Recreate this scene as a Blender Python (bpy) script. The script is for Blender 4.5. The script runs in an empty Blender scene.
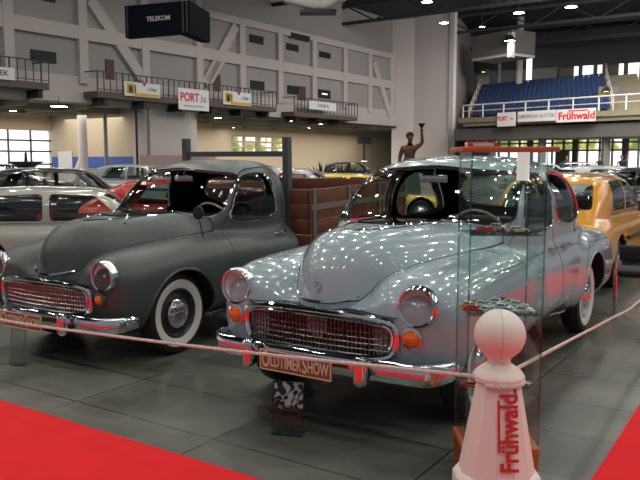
import bpy, math, random
import numpy as np
from mathutils import Vector, Matrix
from math import pi, sin, cos, tan, radians as R
SC = bpy.context.scene
COL = SC.collection
rnd = random.Random(7)

# ------------------------------------------------------------------ camera, world, lights, exposure
CAM_H, PITCH, FPX = 1.594, 0.11, 737.4
cd = bpy.data.cameras.new('camera'); cam = bpy.data.objects.new('camera', cd); COL.objects.link(cam)
cam.location = (0, 0, CAM_H); cam.rotation_euler = (pi/2 - PITCH, 0, 0)
cd.sensor_width = 36; cd.lens = FPX/640*36; cd.clip_end = 400; cd.clip_start = .05
SC.camera = cam
SC.view_settings.view_transform = 'Standard'; SC.view_settings.look = 'None'
SC.view_settings.gamma = 1; SC.view_settings.use_curve_mapping = False
SC.view_settings.exposure = 0.45
w = bpy.data.worlds.new('hall_daylight'); SC.world = w; w.use_nodes = True
wb = w.node_tree.nodes['Background']; wb.inputs[0].default_value = (.80, .88, 1, 1); wb.inputs[1].default_value = .18
YAW = .569; GRID_ES = 96
def area(name, loc, rot, sx, sy, power, col):
    l = bpy.data.lights.new(name, 'AREA'); l.shape = 'RECTANGLE'; l.size = sx; l.size_y = sy
    l.energy = power; l.color = col
    o = bpy.data.objects.new(name, l); COL.objects.link(o); o.location = loc; o.rotation_euler = rot
    return o
# rows of hall floodlights under the roof (their light; the fittings are built below)
area('side_hall_lamp_row', (-6.8, 62.7, 4.3), (0, 0, -R(34.6)), 6, 52, 2300, (1, .92, .80))
area('far_floodlight_row', (22, 46, 13.0), (R(30), 0, 0), 16, 6, 4200, (1, .94, .9))

# ------------------------------------------------------------------ materials
MATS = {}
def mat(name, col=(.5, .5, .5), rough=.5, metal=0, coat=0, emit=None, es=1, spec=.5, noise=0, nscale=8, bump=0, trans=0, rvar=0):
    if name in MATS: return MATS[name]
    m = bpy.data.materials.new(name); m.use_nodes = True; nt = m.node_tree; b = nt.nodes['Principled BSDF']
    b.inputs['Base Color'].default_value = (*col, 1); b.inputs['Roughness'].default_value = rough
    b.inputs['Metallic'].default_value = metal; b.inputs['Coat Weight'].default_value = coat
    b.inputs['Coat Roughness'].default_value = .03; b.inputs['Specular IOR Level'].default_value = spec
    b.inputs['Transmission Weight'].default_value = trans
    if emit: b.inputs['Emission Color'].default_value = (*emit, 1); b.inputs['Emission Strength'].default_value = es
    if noise or bump or rvar:
        tc = nt.nodes.new('ShaderNodeTexCoord'); nz = nt.nodes.new('ShaderNodeTexNoise')
        nz.inputs['Scale'].default_value = nscale; nz.inputs['Detail'].default_value = 5
        nt.links.new(tc.outputs['Object'], nz.inputs['Vector'])
        if noise:
            mx = nt.nodes.new('ShaderNodeMix'); mx.data_type = 'RGBA'
            mx.inputs[6].default_value = (*[c*(1-noise) for c in col], 1); mx.inputs[7].default_value = (*[min(1, c*(1+noise)) for c in col], 1)
            nt.links.new(nz.outputs[0], mx.inputs[0]); nt.links.new(mx.outputs[2], b.inputs['Base Color'])
        if rvar:
            mr = nt.nodes.new('ShaderNodeMapRange'); mr.inputs[3].default_value = max(0, rough-rvar); mr.inputs[4].default_value = rough+rvar
            nt.links.new(nz.outputs[0], mr.inputs[0]); nt.links.new(mr.outputs[0], b.inputs['Roughness'])
        if bump:
            bp = nt.nodes.new('ShaderNodeBump'); bp.inputs['Strength'].default_value = bump; bp.inputs['Distance'].default_value = .02
            nt.links.new(nz.outputs[0], bp.inputs['Height']); nt.links.new(bp.outputs[0], b.inputs['Normal'])
    MATS[name] = m
    return m
def glass_mat(name, tint=(.9, .95, .95), ior=1.45, rough=0.0, refl=1.0):
    if name in MATS: return MATS[name]
    m = bpy.data.materials.new(name); m.use_nodes = True; nt = m.node_tree; nt.nodes.clear()
    o = nt.nodes.new('ShaderNodeOutputMaterial'); t = nt.nodes.new('ShaderNodeBsdfTransparent'); g = nt.nodes.new('ShaderNodeBsdfGlossy')
    fr = nt.nodes.new('ShaderNodeFresnel'); mx = nt.nodes.new('ShaderNodeMixShader'); mu = nt.nodes.new('ShaderNodeMath'); mu.operation = 'MULTIPLY'
    mu.inputs[1].default_value = refl; mu.use_clamp = True
    t.inputs[0].default_value = (*tint, 1); g.inputs['Roughness'].default_value = rough
    ge = nt.nodes.new('ShaderNodeNewGeometry'); mr = nt.nodes.new('ShaderNodeMapRange'); mr.inputs[3].default_value = ior; mr.inputs[4].default_value = 1/ior
    nt.links.new(ge.outputs['Backfacing'], mr.inputs[0]); nt.links.new(mr.outputs[0], fr.inputs[0])
    nt.links.new(fr.outputs[0], mu.inputs[0]); nt.links.new(mu.outputs[0], mx.inputs[0])
    nt.links.new(t.outputs[0], mx.inputs[1]); nt.links.new(g.outputs[0], mx.inputs[2]); nt.links.new(mx.outputs[0], o.inputs[0])
    MATS[name] = m
    return m
chrome = mat('chrome', (.75, .76, .78), .07, 1)
dull_chrome = mat('dull_chrome', (.5, .5, .52), .2, 1)
rubber = mat('rubber', (.012, .012, .013), .6)
black = mat('black_paint', (.01, .01, .011), .4)
whitewall = mat('whitewall', (.75, .73, .68), .5)
carglass = glass_mat('car_glass', (.80, .85, .83), 1.5, 0, 1.0)
caseglass = glass_mat('case_glass', (.87, .935, .92), 1.5, 0, .9)
edgeglass = glass_mat('glass_edge', (.62, .74, .71), 1.5, .05, 1.4)
amber = mat('amber_lens', (.9, .16, .005), .12, coat=1, noise=.2, nscale=60)
lensglass = glass_mat('headlamp_glass', (.95, .95, .95), 1.5, .04, 1.0)
reflector = mat('reflector', (.9, .9, .88), .35, .3, bump=.5, nscale=40)
underbody = mat('underbody', (.012, .012, .012), .8)
lining = mat('cabin_lining', (.16, .15, .125), .9)
seatcloth = mat('seat_cloth', (.16, .11, .08), .8, noise=.3, nscale=30)

# ------------------------------------------------------------------ mesh builder
def tag(o, label=None, cat=None, group=None, kind=None):
    if label: o['label'] = label
    if cat: o['category'] = cat
    if group: o['group'] = group
    if kind: o['kind'] = kind
    return o
def empty(name, loc=(0, 0, 0), rz=0, label=None, cat=None, group=None):
    o = bpy.data.objects.new(name, None); COL.objects.link(o); o.location = loc; o.rotation_euler = (0, 0, rz)
    o.empty_display_size = .1
    return tag(o, label, cat, group)
class MB:
    def __init__(s): s.v = []; s.f = []; s.m = []; s.k = 0
    def mi(s, k): s.k = k; return s
    def add(s, vs, fs, M=None):
        b = len(s.v)
        if M is not None: vs = [M @ Vector(p) for p in vs]
        s.v += [tuple(p) for p in vs]
        s.f += [tuple(b+i for i in f) for f in fs]; s.m += [s.k]*len(fs)
        return s
    def box(s, c, d, M=None, bev=0):
        x, y, z = d[0]/2, d[1]/2, d[2]/2
        if bev <= 0:
            vs = [(c[0]+a*x, c[1]+b*y, c[2]+e*z) for e in (-1, 1) for b in (-1, 1) for a in (-1, 1)]
            return s.add(vs, [(0, 2, 3, 1), (4, 5, 7, 6), (0, 1, 5, 4), (2, 6, 7, 3), (0, 4, 6, 2), (1, 3, 7, 5)], M)
        import bmesh
        bm = bmesh.new(); bmesh.ops.create_cube(bm, size=1)
        for p in bm.verts: p.co = Vector((c[0]+p.co.x*d[0], c[1]+p.co.y*d[1], c[2]+p.co.z*d[2]))
        bmesh.ops.bevel(bm, geom=bm.edges[:], offset=bev, segments=3, affect='EDGES', profile=.5)
        bm.verts.index_update()
        s.add([p.co.copy() for p in bm.verts], [tuple(q.index for q in f.verts) for f in bm.faces], M); bm.free()
        return s
    def prism(s, poly, a0, a1, axis='y', M=None):
        n = len(poly)
        def pt(p, a):
            return {'y': (p[0], a, p[1]), 'x': (a, p[0], p[1]), 'z': (p[0], p[1], a)}[axis]
        vs = [pt(p, a0) for p in poly]+[pt(p, a1) for p in poly]
        fs = [tuple(range(n))[::-1], tuple(range(n, 2*n))]+[(i, (i+1) % n, n+(i+1) % n, n+i) for i in range(n)]
        return s.add(vs, fs, M)
    def tube(s, path, r, n=8, closed=False, M=None, sy=1.0, cap=True):
        P = [Vector(p) for p in path]; N = len(P); rs = r if isinstance(r, (list, tuple)) else [r]*N
        T = []
        for i in range(N):
            a = P[(i-1) % N] if (closed or i) else P[0]; b = P[(i+1) % N] if (closed or i < N-1) else P[-1]
            d = (b-a); T.append(d.normalized() if d.length > 1e-9 else Vector((0, 0, 1)))
        up = Vector((0, 0, 1)) if abs(T[0].z) < .9 else Vector((1, 0, 0))
        u = T[0].cross(up).normalized(); vs = []
        for i in range(N):
            u = (u-T[i]*u.dot(T[i])); u = u.normalized() if u.length > 1e-6 else T[i].orthogonal().normalized()
            q = T[i].cross(u)
            for k in range(n):
                a = 2*pi*k/n; vs.append(P[i]+u*(cos(a)*rs[i])+q*(sin(a)*rs[i]*sy))
        fs = []
        for i in range(N if closed else N-1):
            j = (i+1) % N
            for k in range(n): fs.append((i*n+k, i*n+(k+1) % n, j*n+(k+1) % n, j*n+k))
        if not closed and cap: fs += [tuple(range(n))[::-1], tuple(range((N-1)*n, N*n))]
        return s.add(vs, fs, M)
    def lathe(s, prof, n=32, M=None, ang=2*pi):
        m = len(prof); vs = []; full = abs(ang-2*pi) < 1e-6; c = n if full else n+1
        for i in range(c):
            a = ang*i/n
            for (r, z) in prof: vs.append((r*cos(a), r*sin(a), z))
        fs = [(i*m+j, ((i+1) % c)*m+j, ((i+1) % c)*m+j+1, i*m+j+1) for i in range(n) for j in range(m-1)]
        return s.add(vs, fs, M)
    def ball(s, c, r, n=20, sc=(1, 1, 1), M=None):
        pr = [(max(1e-4, sin(pi*i/(n//2))), -cos(pi*i/(n//2))) for i in range(n//2+1)]
        T = Matrix.Translation(c) @ Matrix.Diagonal((r*sc[0], r*sc[1], r*sc[2], 1))
        return s.lathe(pr, n, (M @ T) if M is not None else T)
    def text(s, t, size, M, depth=.002, align='CENTER'):
        vs, fs = text_mesh(t, size, depth, align)
        return s.add(vs, fs, M)
    def build(s, name, mats, parent=None, smooth=True, angle=35, fix=True):
        me = bpy.data.meshes.new(name); me.from_pydata(s.v, [], s.f)
        for m in (mats if isinstance(mats, (list, tuple)) else [mats]): me.materials.append(m)
        me.polygons.foreach_set('material_index', s.m)
        if fix:
            import bmesh
            bm = bmesh.new(); bm.from_mesh(me); bmesh.ops.recalc_face_normals(bm, faces=bm.faces[:]); bm.to_mesh(me); bm.free()
        if smooth:
            me.shade_smooth()
            try: me.set_sharp_from_angle(angle=R(angle))
            except Exception: pass
        o = bpy.data.objects.new(name, me); COL.objects.link(o)
        if parent is not None: o.parent = parent
        return o
_tc = {}
def text_mesh(t, size, depth, align):
    k = (t, size, depth, align)
    if k in _tc: return _tc[k]
    cu = bpy.data.curves.new('lettering', 'FONT'); cu.body = t; cu.size = size; cu.extrude = depth; cu.align_x = align; cu.align_y = 'CENTER'
    cu.resolution_u = 3; cu.offset = size*(.03 if t in ('Frühwald', 'PORT') else .012)
    ob = bpy.data.objects.new('lettering', cu); COL.objects.link(ob)
    bpy.context.view_layer.update()
    me = ob.evaluated_get(bpy.context.evaluated_depsgraph_get()).to_mesh()
    r = ([tuple(v.co) for v in me.vertices], [tuple(p.vertices) for p in me.polygons])
    bpy.data.objects.remove(ob); bpy.data.curves.remove(cu); _tc[k] = r
    return r
def frame(o, x, y):
    """matrix from origin and x / y directions"""
    x = Vector(x).normalized(); y = Vector(y); y = (y-x*y.dot(x)).normalized(); z = x.cross(y)
    return Matrix(((x.x, y.x, z.x, o[0]), (x.y, y.y, z.y, o[1]), (x.z, y.z, z.z, o[2]), (0, 0, 0, 1)))
def copy_tree(o, parent=None, memo=None):
    c = o.copy(); COL.objects.link(c); c.parent = parent
    for ch in list(o.children): copy_tree(ch, c)
    return c
def walk(o):
    yield o
    for c in o.children: yield from walk(c)
def recolour(root, old, new):
    cache = {}
    for o in walk(root):
        if o.type == 'MESH' and any(s.material == old for s in o.material_slots):
            o.data = o.data.copy()
            for i, m in enumerate(o.data.materials):
                if m == old: o.data.materials[i] = new

# ------------------------------------------------------------------ implicit car bodies
def prof(pts):
    x = np.array([p[0] for p in pts], float); y = np.array([p[1] for p in pts], float)
    h = np.diff(x); d = np.diff(y)/h; m = np.zeros_like(y)
    for i in range(1, len(x)-1):
        if d[i-1]*d[i] > 0:
            w1 = 2*h[i]+h[i-1]; w2 = h[i]+2*h[i-1]; m[i] = (w1+w2)/(w1/d[i-1]+w2/d[i])
    m[0] = d[0]; m[-1] = d[-1]
    X = np.linspace(x[0], x[-1], 400); k = np.clip(np.searchsorted(x, X, 'right')-1, 0, len(x)-2)
    t = (X-x[k])/h[k]
    Y = (2*t**3-3*t**2+1)*y[k]+(t**3-2*t**2+t)*h[k]*m[k]+(-2*t**3+3*t**2)*y[k+1]+(t**3-t**2)*h[k]*m[k+1]
    return lambda q: np.interp(q, X, Y)
def const(c): return lambda q: np.zeros_like(q)+c
def loft(ax, y, z, L):
    w_ = L['w'](y); zt = L['zt'](y); zb = L['zb']; cz = L.get('cz'); cx = L.get('cx', 0)
    if cz is None: cz = (zt+zb)/2
    h = np.where(z > cz, zt-cz, cz-zb); h = np.maximum(h, .02)
    u = np.abs(ax-cx)/w_; v = np.abs(z-cz)/h
    t = np.maximum(0, np.maximum((L['ya']+L['La']-y)/L['La'], (y-(L['yb']-L['Lb']))/L['Lb']))
    n = L['n']; nc = L.get('nc', n)
    r = ((u**n+v**n)+t**nc)**(1/n)
    return (r-1)*np.minimum(w_, np.minimum(h, .4))
def smin(a, b, k):
    h = np.maximum(k-np.abs(a-b), 0)/k
    return np.minimum(a, b)-h*h*k*.25
def surface_nets(vals, o, h):
    s = vals < 0
    nx, ny, nz = vals.shape
    c = np.zeros((nx-1, ny-1, nz-1), np.int8)
    for a in (0, 1):
        for b in (0, 1):
            for d in (0, 1): c += s[a:nx-1+a, b:ny-1+b, d:nz-1+d]
    act = (c > 0) & (c < 8); idx = -np.ones(c.shape, np.int64); I = np.argwhere(act); idx[act] = np.arange(len(I))
    acc = np.zeros((len(I), 3)); cnt = np.zeros(len(I))
    cor = np.array([(a, b, d) for a in (0, 1) for b in (0, 1) for d in (0, 1)])
    for i in range(8):
        for j in range(i+1, 8):
            if np.abs(cor[i]-cor[j]).sum() != 1: continue
            A = I+cor[i]; B = I+cor[j]; va = vals[tuple(A.T)]; vb = vals[tuple(B.T)]
            k = (va < 0) != (vb < 0); t = np.where(k, va/np.where(k, va-vb, 1), 0)
            acc += np.where(k[:, None], A+(B-A)*t[:, None], 0); cnt += k
    V = acc/cnt[:, None]*h+o
    F = []
    for ax in range(3):
        sl0 = [slice(None)]*3; sl1 = [slice(None)]*3; sl0[ax] = slice(0, -1); sl1[ax] = slice(1, None)
        a0 = s[tuple(sl0)]; a1 = s[tuple(sl1)]; cr = a0 != a1
        b, d = [k for k in range(3) if k != ax]
        m = np.zeros_like(cr); ms = [slice(None)]*3; ms[b] = slice(1, -1); ms[d] = slice(1, -1); m[tuple(ms)] = True
        E = np.argwhere(cr & m); q = []
        for db, dd in ((-1, -1), (0, -1), (0, 0), (-1, 0)):
            Q = E.copy(); Q[:, b] += db; Q[:, d] += dd; q.append(idx[tuple(Q.T)])
        q = np.stack(q, 1); fl = a0[tuple(E.T)]
        if ax == 1: fl = ~fl
        q[~fl] = q[~fl][:, ::-1]
        F.append(q)
    return V, np.concatenate(F)
def grad(f, P, e=.003):
    G = np.zeros_like(P)
    for i in range(3):
        d = np.zeros(3); d[i] = e; G[:, i] = (f(P+d)-f(P-d))/(2*e)
    return G
def newton(f, P, it=3, lim=.012):
    for _ in range(it):
        v = f(P); G = grad(f, P); g2 = (G*G).sum(1)+1e-9
        st = -(v/g2)[:, None]*G; l = np.linalg.norm(st, axis=1)+1e-12
        P = P+st*np.minimum(1, lim/l)[:, None]
    return P
class Skin:
    """verts + face list that can be cut along any scalar field"""
    def __init__(s, V, F, f): s.V = V; s.F = [tuple(q) for q in F.tolist()]; s.f = f
    def cut(s, g):
        G = g(s.V); S = (G > 0).tolist(); Gl = G.tolist(); ins = []; out = []; cache = {}; new = []; n0 = len(s.V)
        for f in s.F:
            c = sum([S[i] for i in f])
            if c == len(f): ins.append(f); continue
            if c == 0: out.append(f); continue
            a = []; b = []
            for k in range(len(f)):
                i = f[k]; j = f[(k+1) % len(f)]
                (a if S[i] else b).append(i)
                if S[i] != S[j]:
                    key = (i, j) if i < j else (j, i)
                    if key not in cache:
                        t = Gl[key[0]]/(Gl[key[0]]-Gl[key[1]]); cache[key] = n0+len(new)
                        new.append(s.V[key[0]]*(1-t)+s.V[key[1]]*t)
                    a.append(cache[key]); b.append(cache[key])
            if len(a) > 2: ins.append(tuple(a))
            if len(b) > 2: out.append(tuple(b))
        if new: s.V = np.concatenate([s.V, np.array(new)])
        return ins, out
    def take(s, g, gap=0):
        """remove the region g>gap from this skin and return its faces (faces between 0..gap are dropped)"""
        if gap:
            ins, out = s.cut(lambda P: g(P)+gap); s.F = ins; keep = out
            ins, _ = s.cut(lambda P: g(P)-gap); s.F = keep
            return ins
        ins, out = s.cut(g); s.F = out
        return ins
    def mesh(s, name, F, mats, parent, matfun=None, flip=False):
        used = sorted({i for f in F for i in f}); mp = {u: k for k, u in enumerate(used)}
        V = s.V[used]; me = bpy.data.meshes.new(name)
        FF = [tuple(mp[i] for i in f) for f in F]
        me.from_pydata(V.tolist(), [], FF)
        for m in mats: me.materials.append(m)
        if matfun is not None:
            C = np.array([V[list(f)].mean(0) for f in FF]); me.polygons.foreach_set('material_index', matfun(C).astype(np.int32))
        G = grad(s.f, V); G /= np.linalg.norm(G, axis=1)[:, None]+1e-9
        me.shade_smooth(); me.update()
        if s.f is not None: me.normals_split_custom_set_from_vertices(G.tolist())
        o = bpy.data.objects.new(name, me); COL.objects.link(o); o.parent = parent
        return o
def chaikin(poly, it=2):
    P = [np.array(p, float) for p in poly]
    for _ in range(it):
        Q = []
        for i in range(len(P)):
            a, b = P[i], P[(i+1) % len(P)]; Q += [a*.8+b*.2, a*.2+b*.8] if _ == 0 else [a*.75+b*.25, a*.25+b*.75]
        P = Q
    return [tuple(p) for p in P]
def rounded(poly, d, n=4):
    P = [Vector((p[0], p[1])) for p in poly]; out = []
    for i, p in enumerate(P):
        a = P[i-1]-p; b = P[(i+1) % len(P)]-p; da = min(d, a.length*.45); db = min(d, b.length*.45); a = p+a.normalized()*da; b = p+b.normalized()*db
        for k in range(n+1): t = k/n; q = a*(1-t)**2+p*(2*t*(1-t))+b*t*t; out.append((q.x, q.y))
    return out
def sdp(px, py, poly):
    """positive inside polygon"""
    d = np.full(px.shape, 1e9); ins = np.zeros(px.shape, bool); n = len(poly)
    for i in range(n):
        ax, ay = poly[i]; bx, by = poly[(i+1) % n]; ex, ey = bx-ax, by-ay; wx, wy = px-ax, py-ay
        t = np.clip((wx*ex+wy*ey)/(ex*ex+ey*ey+1e-12), 0, 1)
        d = np.minimum(d, (wx-ex*t)**2+(wy-ey*t)**2)
        c = (ay > py) != (by > py)
        ins ^= c & (px < (bx-ax)*(py-ay)/((by-ay) if by != ay else 1e-12)+ax)
    return np.where(ins, 1, -1)*np.sqrt(d)
def hit(f, O, D, t0=0, t1=1.6, n=220):
    O = np.array(O, float); D = np.array(D, float)/np.linalg.norm(D); T = np.linspace(t0, t1, n)
    P = O[:, None, :]+T[None, :, None]*D; v = f(P.reshape(-1, 3)).reshape(len(O), n) < 0
    k = np.argmax(v, 1); ok = v.any(1); k = np.maximum(k, 1)
    a = T[k-1]; b = T[k]
    for _ in range(12):
        m = (a+b)/2; c = f(O+m[:, None]*D) < 0; b = np.where(c, m, b); a = np.where(c, a, m)
    return (O+b[:, None]*D), ok
def resample(path, step=.03, closed=False):
    P = [np.array(p, float) for p in path]
    if closed: P.append(P[0])
    out = []
    for i in range(len(P)-1):
        n = max(1, int(np.linalg.norm(P[i+1]-P[i])/step)); out += [P[i]+(P[i+1]-P[i])*k/n for k in range(n)]
    if not closed: out.append(P[-1])
    return out
def on_side(f, path, sgn, closed=False, off=.002, x0=1.3):
    q = resample(path, .03, closed); O = [(sgn*x0, p[0], p[1]) for p in q]
    H, ok = hit(f, O, (-sgn, 0, 0), 0, x0)
    return [tuple(h+np.array((sgn*off, 0, 0))) for h, k in zip(H, ok) if k]
def on_front(f, path, sgn=1, closed=False, y0=-.4, off=.002, tmax=3):
    q = resample(path, .03, closed); O = [(p[0], y0, p[1]) for p in q]
    H, ok = hit(f, O, (0, sgn, 0), 0, tmax)
    return [tuple(h-np.array((0, sgn*off, 0))) for h, k in zip(H, ok) if k]

def wheel(parent, x, y, z, sgn, r=.34, wd=.17, paint=None, white=True, cap=chrome, rim_r=.205, spokes=False, axle=True):
    M = Matrix.Translation((x, y, z)) @ Matrix.Rotation(sgn*pi/2, 4, 'Y')
    h = wd/2
    t = MB(); t.lathe([(rim_r, h-.03), (rim_r+.012, h-.008), (r-.06, h+.004), (r-.025, h-.006), (r-.004, h-.035), (r, 0), (r-.004, -h+.035), (r-.03, -h+.004), (rim_r, -h)], 48, M)
    root = t.build('wheel', rubber, parent)
    if white:
        q = MB(); q.lathe([(rim_r+.004, h-.010), (rim_r+.014, h-.003), (r-.068, h+.007), (r-.062, h+.003)], 48, M); q.build('whitewall', whitewall, root)
    q = MB(); q.lathe([(rim_r, h-.03), (rim_r+.006, h-.006), (rim_r-.006, h-.004), (rim_r-.02, h-.03), (rim_r-.03, h-.05), (.13, h-.045), (.11, h-.03), (0.001, h-.03)], 40, M)
    q.lathe([(rim_r, h-.03), (rim_r, -h+.02)], 40, M)
    q.build('rim', paint or dull_chrome, root)
    q = MB(); q.lathe([(.125, h-.035), (.122, h-.008), (.1, h+.012), (.06, h+.026), (.02, h+.03), (.0005, h+.031)], 32, M); q.build('hubcap', cap, root)
    return root

def arch_path(y0, z0, r, zmin=.26):
    a0 = math.asin(max(-1, (zmin-z0)/r)); return [(y0+r*cos(a), z0+r*sin(a)) for a in np.linspace(a0, pi-a0, 30)]
# ------------------------------------------------------------------ the two round-bodied saloon / pickup cars
FA, RA, WR = .80, 3.50, .34      # front axle, rear axle, tyre radius
def old_car(kind):
    pick = kind == 'pickup'
    rear = 2.62 if pick else 4.68
    M = dict(w=prof([(.2, .68), (.6, .72), (1.6, .80), (2.6, .835), (3.6, .80), (4.2, .73), (4.7, .6)]),
             zt=prof([(.2, .80), (.7, .86), (1.6, .99), (2.6, 1.015), (3.5, 1.0), (4.2, .94), (4.7, .84)]), zb=.24, cz=.62, n=3.2, ya=.34, La=.6, yb=rear, Lb=.12 if pick else .45)
    FF = dict(w=prof([(.1, .30), (.5, .318), (1.0, .325), (1.6, .305), (2.1, .22), (2.4, .17)]), cx=.533,
              zt=prof([(.1, .90), (.35, .925), (.7, .955), (1.2, .975), (1.7, .95), (2.1, .88), (2.4, .8)]), zb=.30, cz=.66, n=2.9, nc=2.7, ya=.14, La=.38, yb=2.5, Lb=.5)
    H = dict(w=prof([(.1, .215), (.3, .29), (.6, .43), (1.0, .55), (1.4, .67), (2.1, .70)]),
             zt=prof([(.1, 1.08), (.3, 1.12), (.6, 1.155), (1.0, 1.175), (1.3, 1.17), (1.7, 1.13), (2.1, 1.05)]), zb=.30, cz=.64, n=2.8, nc=2.4, ya=.12, La=.40, yb=2.1, Lb=.5)
    cw = .94 if pick else 1
    N = dict(w=prof([(.1, .56), (1, .62)]), zt=const(.76), zb=.30, n=4, ya=.17, La=.25, yb=1.4, Lb=.3)
    if pick:
        G = dict(w=prof([(1.28, .57), (1.5, .65), (1.95, .695), (2.4, .70), (2.7, .69)]), cz=.95, zb=.4,
                 zt=prof([(1.23, 1.02), (1.35, 1.12), (1.60, 1.40), (1.78, 1.53), (1.98, 1.59), (2.2, 1.61), (2.5, 1.60), (2.7, 1.585)]), n=3.6, nc=4, ya=1.18, La=.3, yb=2.58, Lb=.16)
        extra = []
    else:
        G = dict(w=prof([(1.28, .60), (1.5, .69), (1.95, .74), (3.0, .735), (3.5, .67), (3.9, .58)]), cz=.95, zb=.4,
                 zt=prof([(1.23, 1.02), (1.35, 1.12), (1.60, 1.40), (1.78, 1.53), (1.98, 1.59), (2.4, 1.62), (2.95, 1.60), (3.3, 1.52), (3.58, 1.33), (3.85, 1.08), (3.95, 1.0)]), n=3.4, nc=3, ya=1.18, La=.3, yb=4.0, Lb=.3)
        RF = dict(w=prof([(2.7, .12), (3.1, .19), (3.6, .235), (4.2, .22), (4.7, .17)]), cx=.625,
                  zt=prof([(2.7, .6), (3.1, .80), (3.6, .91), (4.1, .90), (4.7, .78)]), zb=.28, n=2.5, ya=2.7, La=.5, yb=4.66, Lb=.45)
        T = dict(w=prof([(3.2, .66), (4.0, .6), (4.6, .5)]), zt=prof([(3.2, 1.05), (3.8, 1.055), (4.2, 1.02), (4.6, .93), (4.8, .8)]), zb=.35, cz=.6, n=2.6, ya=3.0, La=.4, yb=4.72, Lb=.5)
        extra = [RF, T]
    arches = [(FA, .40)] + ([] if pick else [(RA, .385)])
    def others(ax, y, z):
        f = smin(loft(ax, y, z, M), loft(ax, y, z, FF), .07)
        f = smin(f, loft(ax, y, z, N), .08)
        for e in extra: f = smin(f, loft(ax, y, z, e), .08)
        return f
    def body(P):
        ax, y, z = np.abs(P[..., 0]), P[..., 1], P[..., 2]
        o = others(ax, y, z); h = loft(ax, y, z, H)
        front = np.minimum(smin(o, h, .012), 9)
        f = smin(front, loft(ax, y, z, G), .05)
        f = np.maximum(f, .24-z)
        for (yy, r) in arches:
            c = np.sqrt((y-yy)**2+(z-.36)**2)-r
            f = np.maximum(f, -np.maximum(c, .50-ax))
        return f
    hs = .017
    X = np.arange(-.97, .97, hs); Y = np.arange(.02, rear+.12, hs); Z = np.arange(.16, 1.70, hs)
    g3 = np.empty((len(X), len(Y), len(Z)))
    hx = len(X)//2+1
    gx, gy, gz = np.meshgrid(X[:hx+1], Y, Z, indexing='ij'); half = body(np.stack([gx, gy, gz], -1))
    g3[:hx+1] = half
    for i in range(hx+1, len(X)):
        xi = -X[i]; k = int(np.clip(np.searchsorted(X, xi)-1, 0, hx-1)); t = (xi-X[k])/hs
        g3[i] = half[k]*(1-t)+half[min(k+1, hx)]*t
    o3 = np.array([X[0], Y[0], Z[0]])
    V, F = surface_nets(g3, o3, hs); V = newton(body, V, 2, .006)
    sk = Skin(V, F, body)
    # interior lining
    cut_in = g3+.035
    V2, F2 = surface_nets(cut_in, o3, hs)
    lin = lambda P: body(P)+.035
    sl = Skin(V2, F2[:, ::-1], lin)
    return dict(kind=kind, body=body, skin=sk, lin=sl, H=H, G=G, others=others, M=M, FF=FF, rear=rear, arches=arches)

WS = rounded([(-.71, 1.11), (-.635, 1.485), (0, 1.535), (.635, 1.485), (.71, 1.11), (.35, 1.155), (0, 1.17), (-.35, 1.155)], .11)
RW = chaikin([(-.54, 1.13), (-.46, 1.40), (0, 1.46), (.46, 1.40), (.54, 1.13), (0, 1.10)])
RWP = chaikin([(-.40, 1.14), (-.40, 1.43), (.40, 1.43), (.40, 1.14)])
SF = chaikin([(1.66, 1.05), (1.80, 1.30), (1.98, 1.47), (2.36, 1.49), (2.38, 1.25), (2.38, 1.05)])
SR = chaikin([(2.47, 1.05), (2.47, 1.49), (2.92, 1.47), (3.17, 1.39), (3.38, 1.22), (3.46, 1.07)])
DF = chaikin([(1.48, .34), (1.44, .70), (1.50, 1.00), (1.60, 1.10), (1.76, 1.38), (1.97, 1.52), (2.42, 1.545), (2.42, .34)], 1)
DR = chaikin([(2.43, .34), (2.43, 1.545), (2.92, 1.525), (3.22, 1.43), (3.47, 1.22), (3.56, 1.02), (3.45, .88), (3.18, .72), (3.08, .34)], 1)

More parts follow.
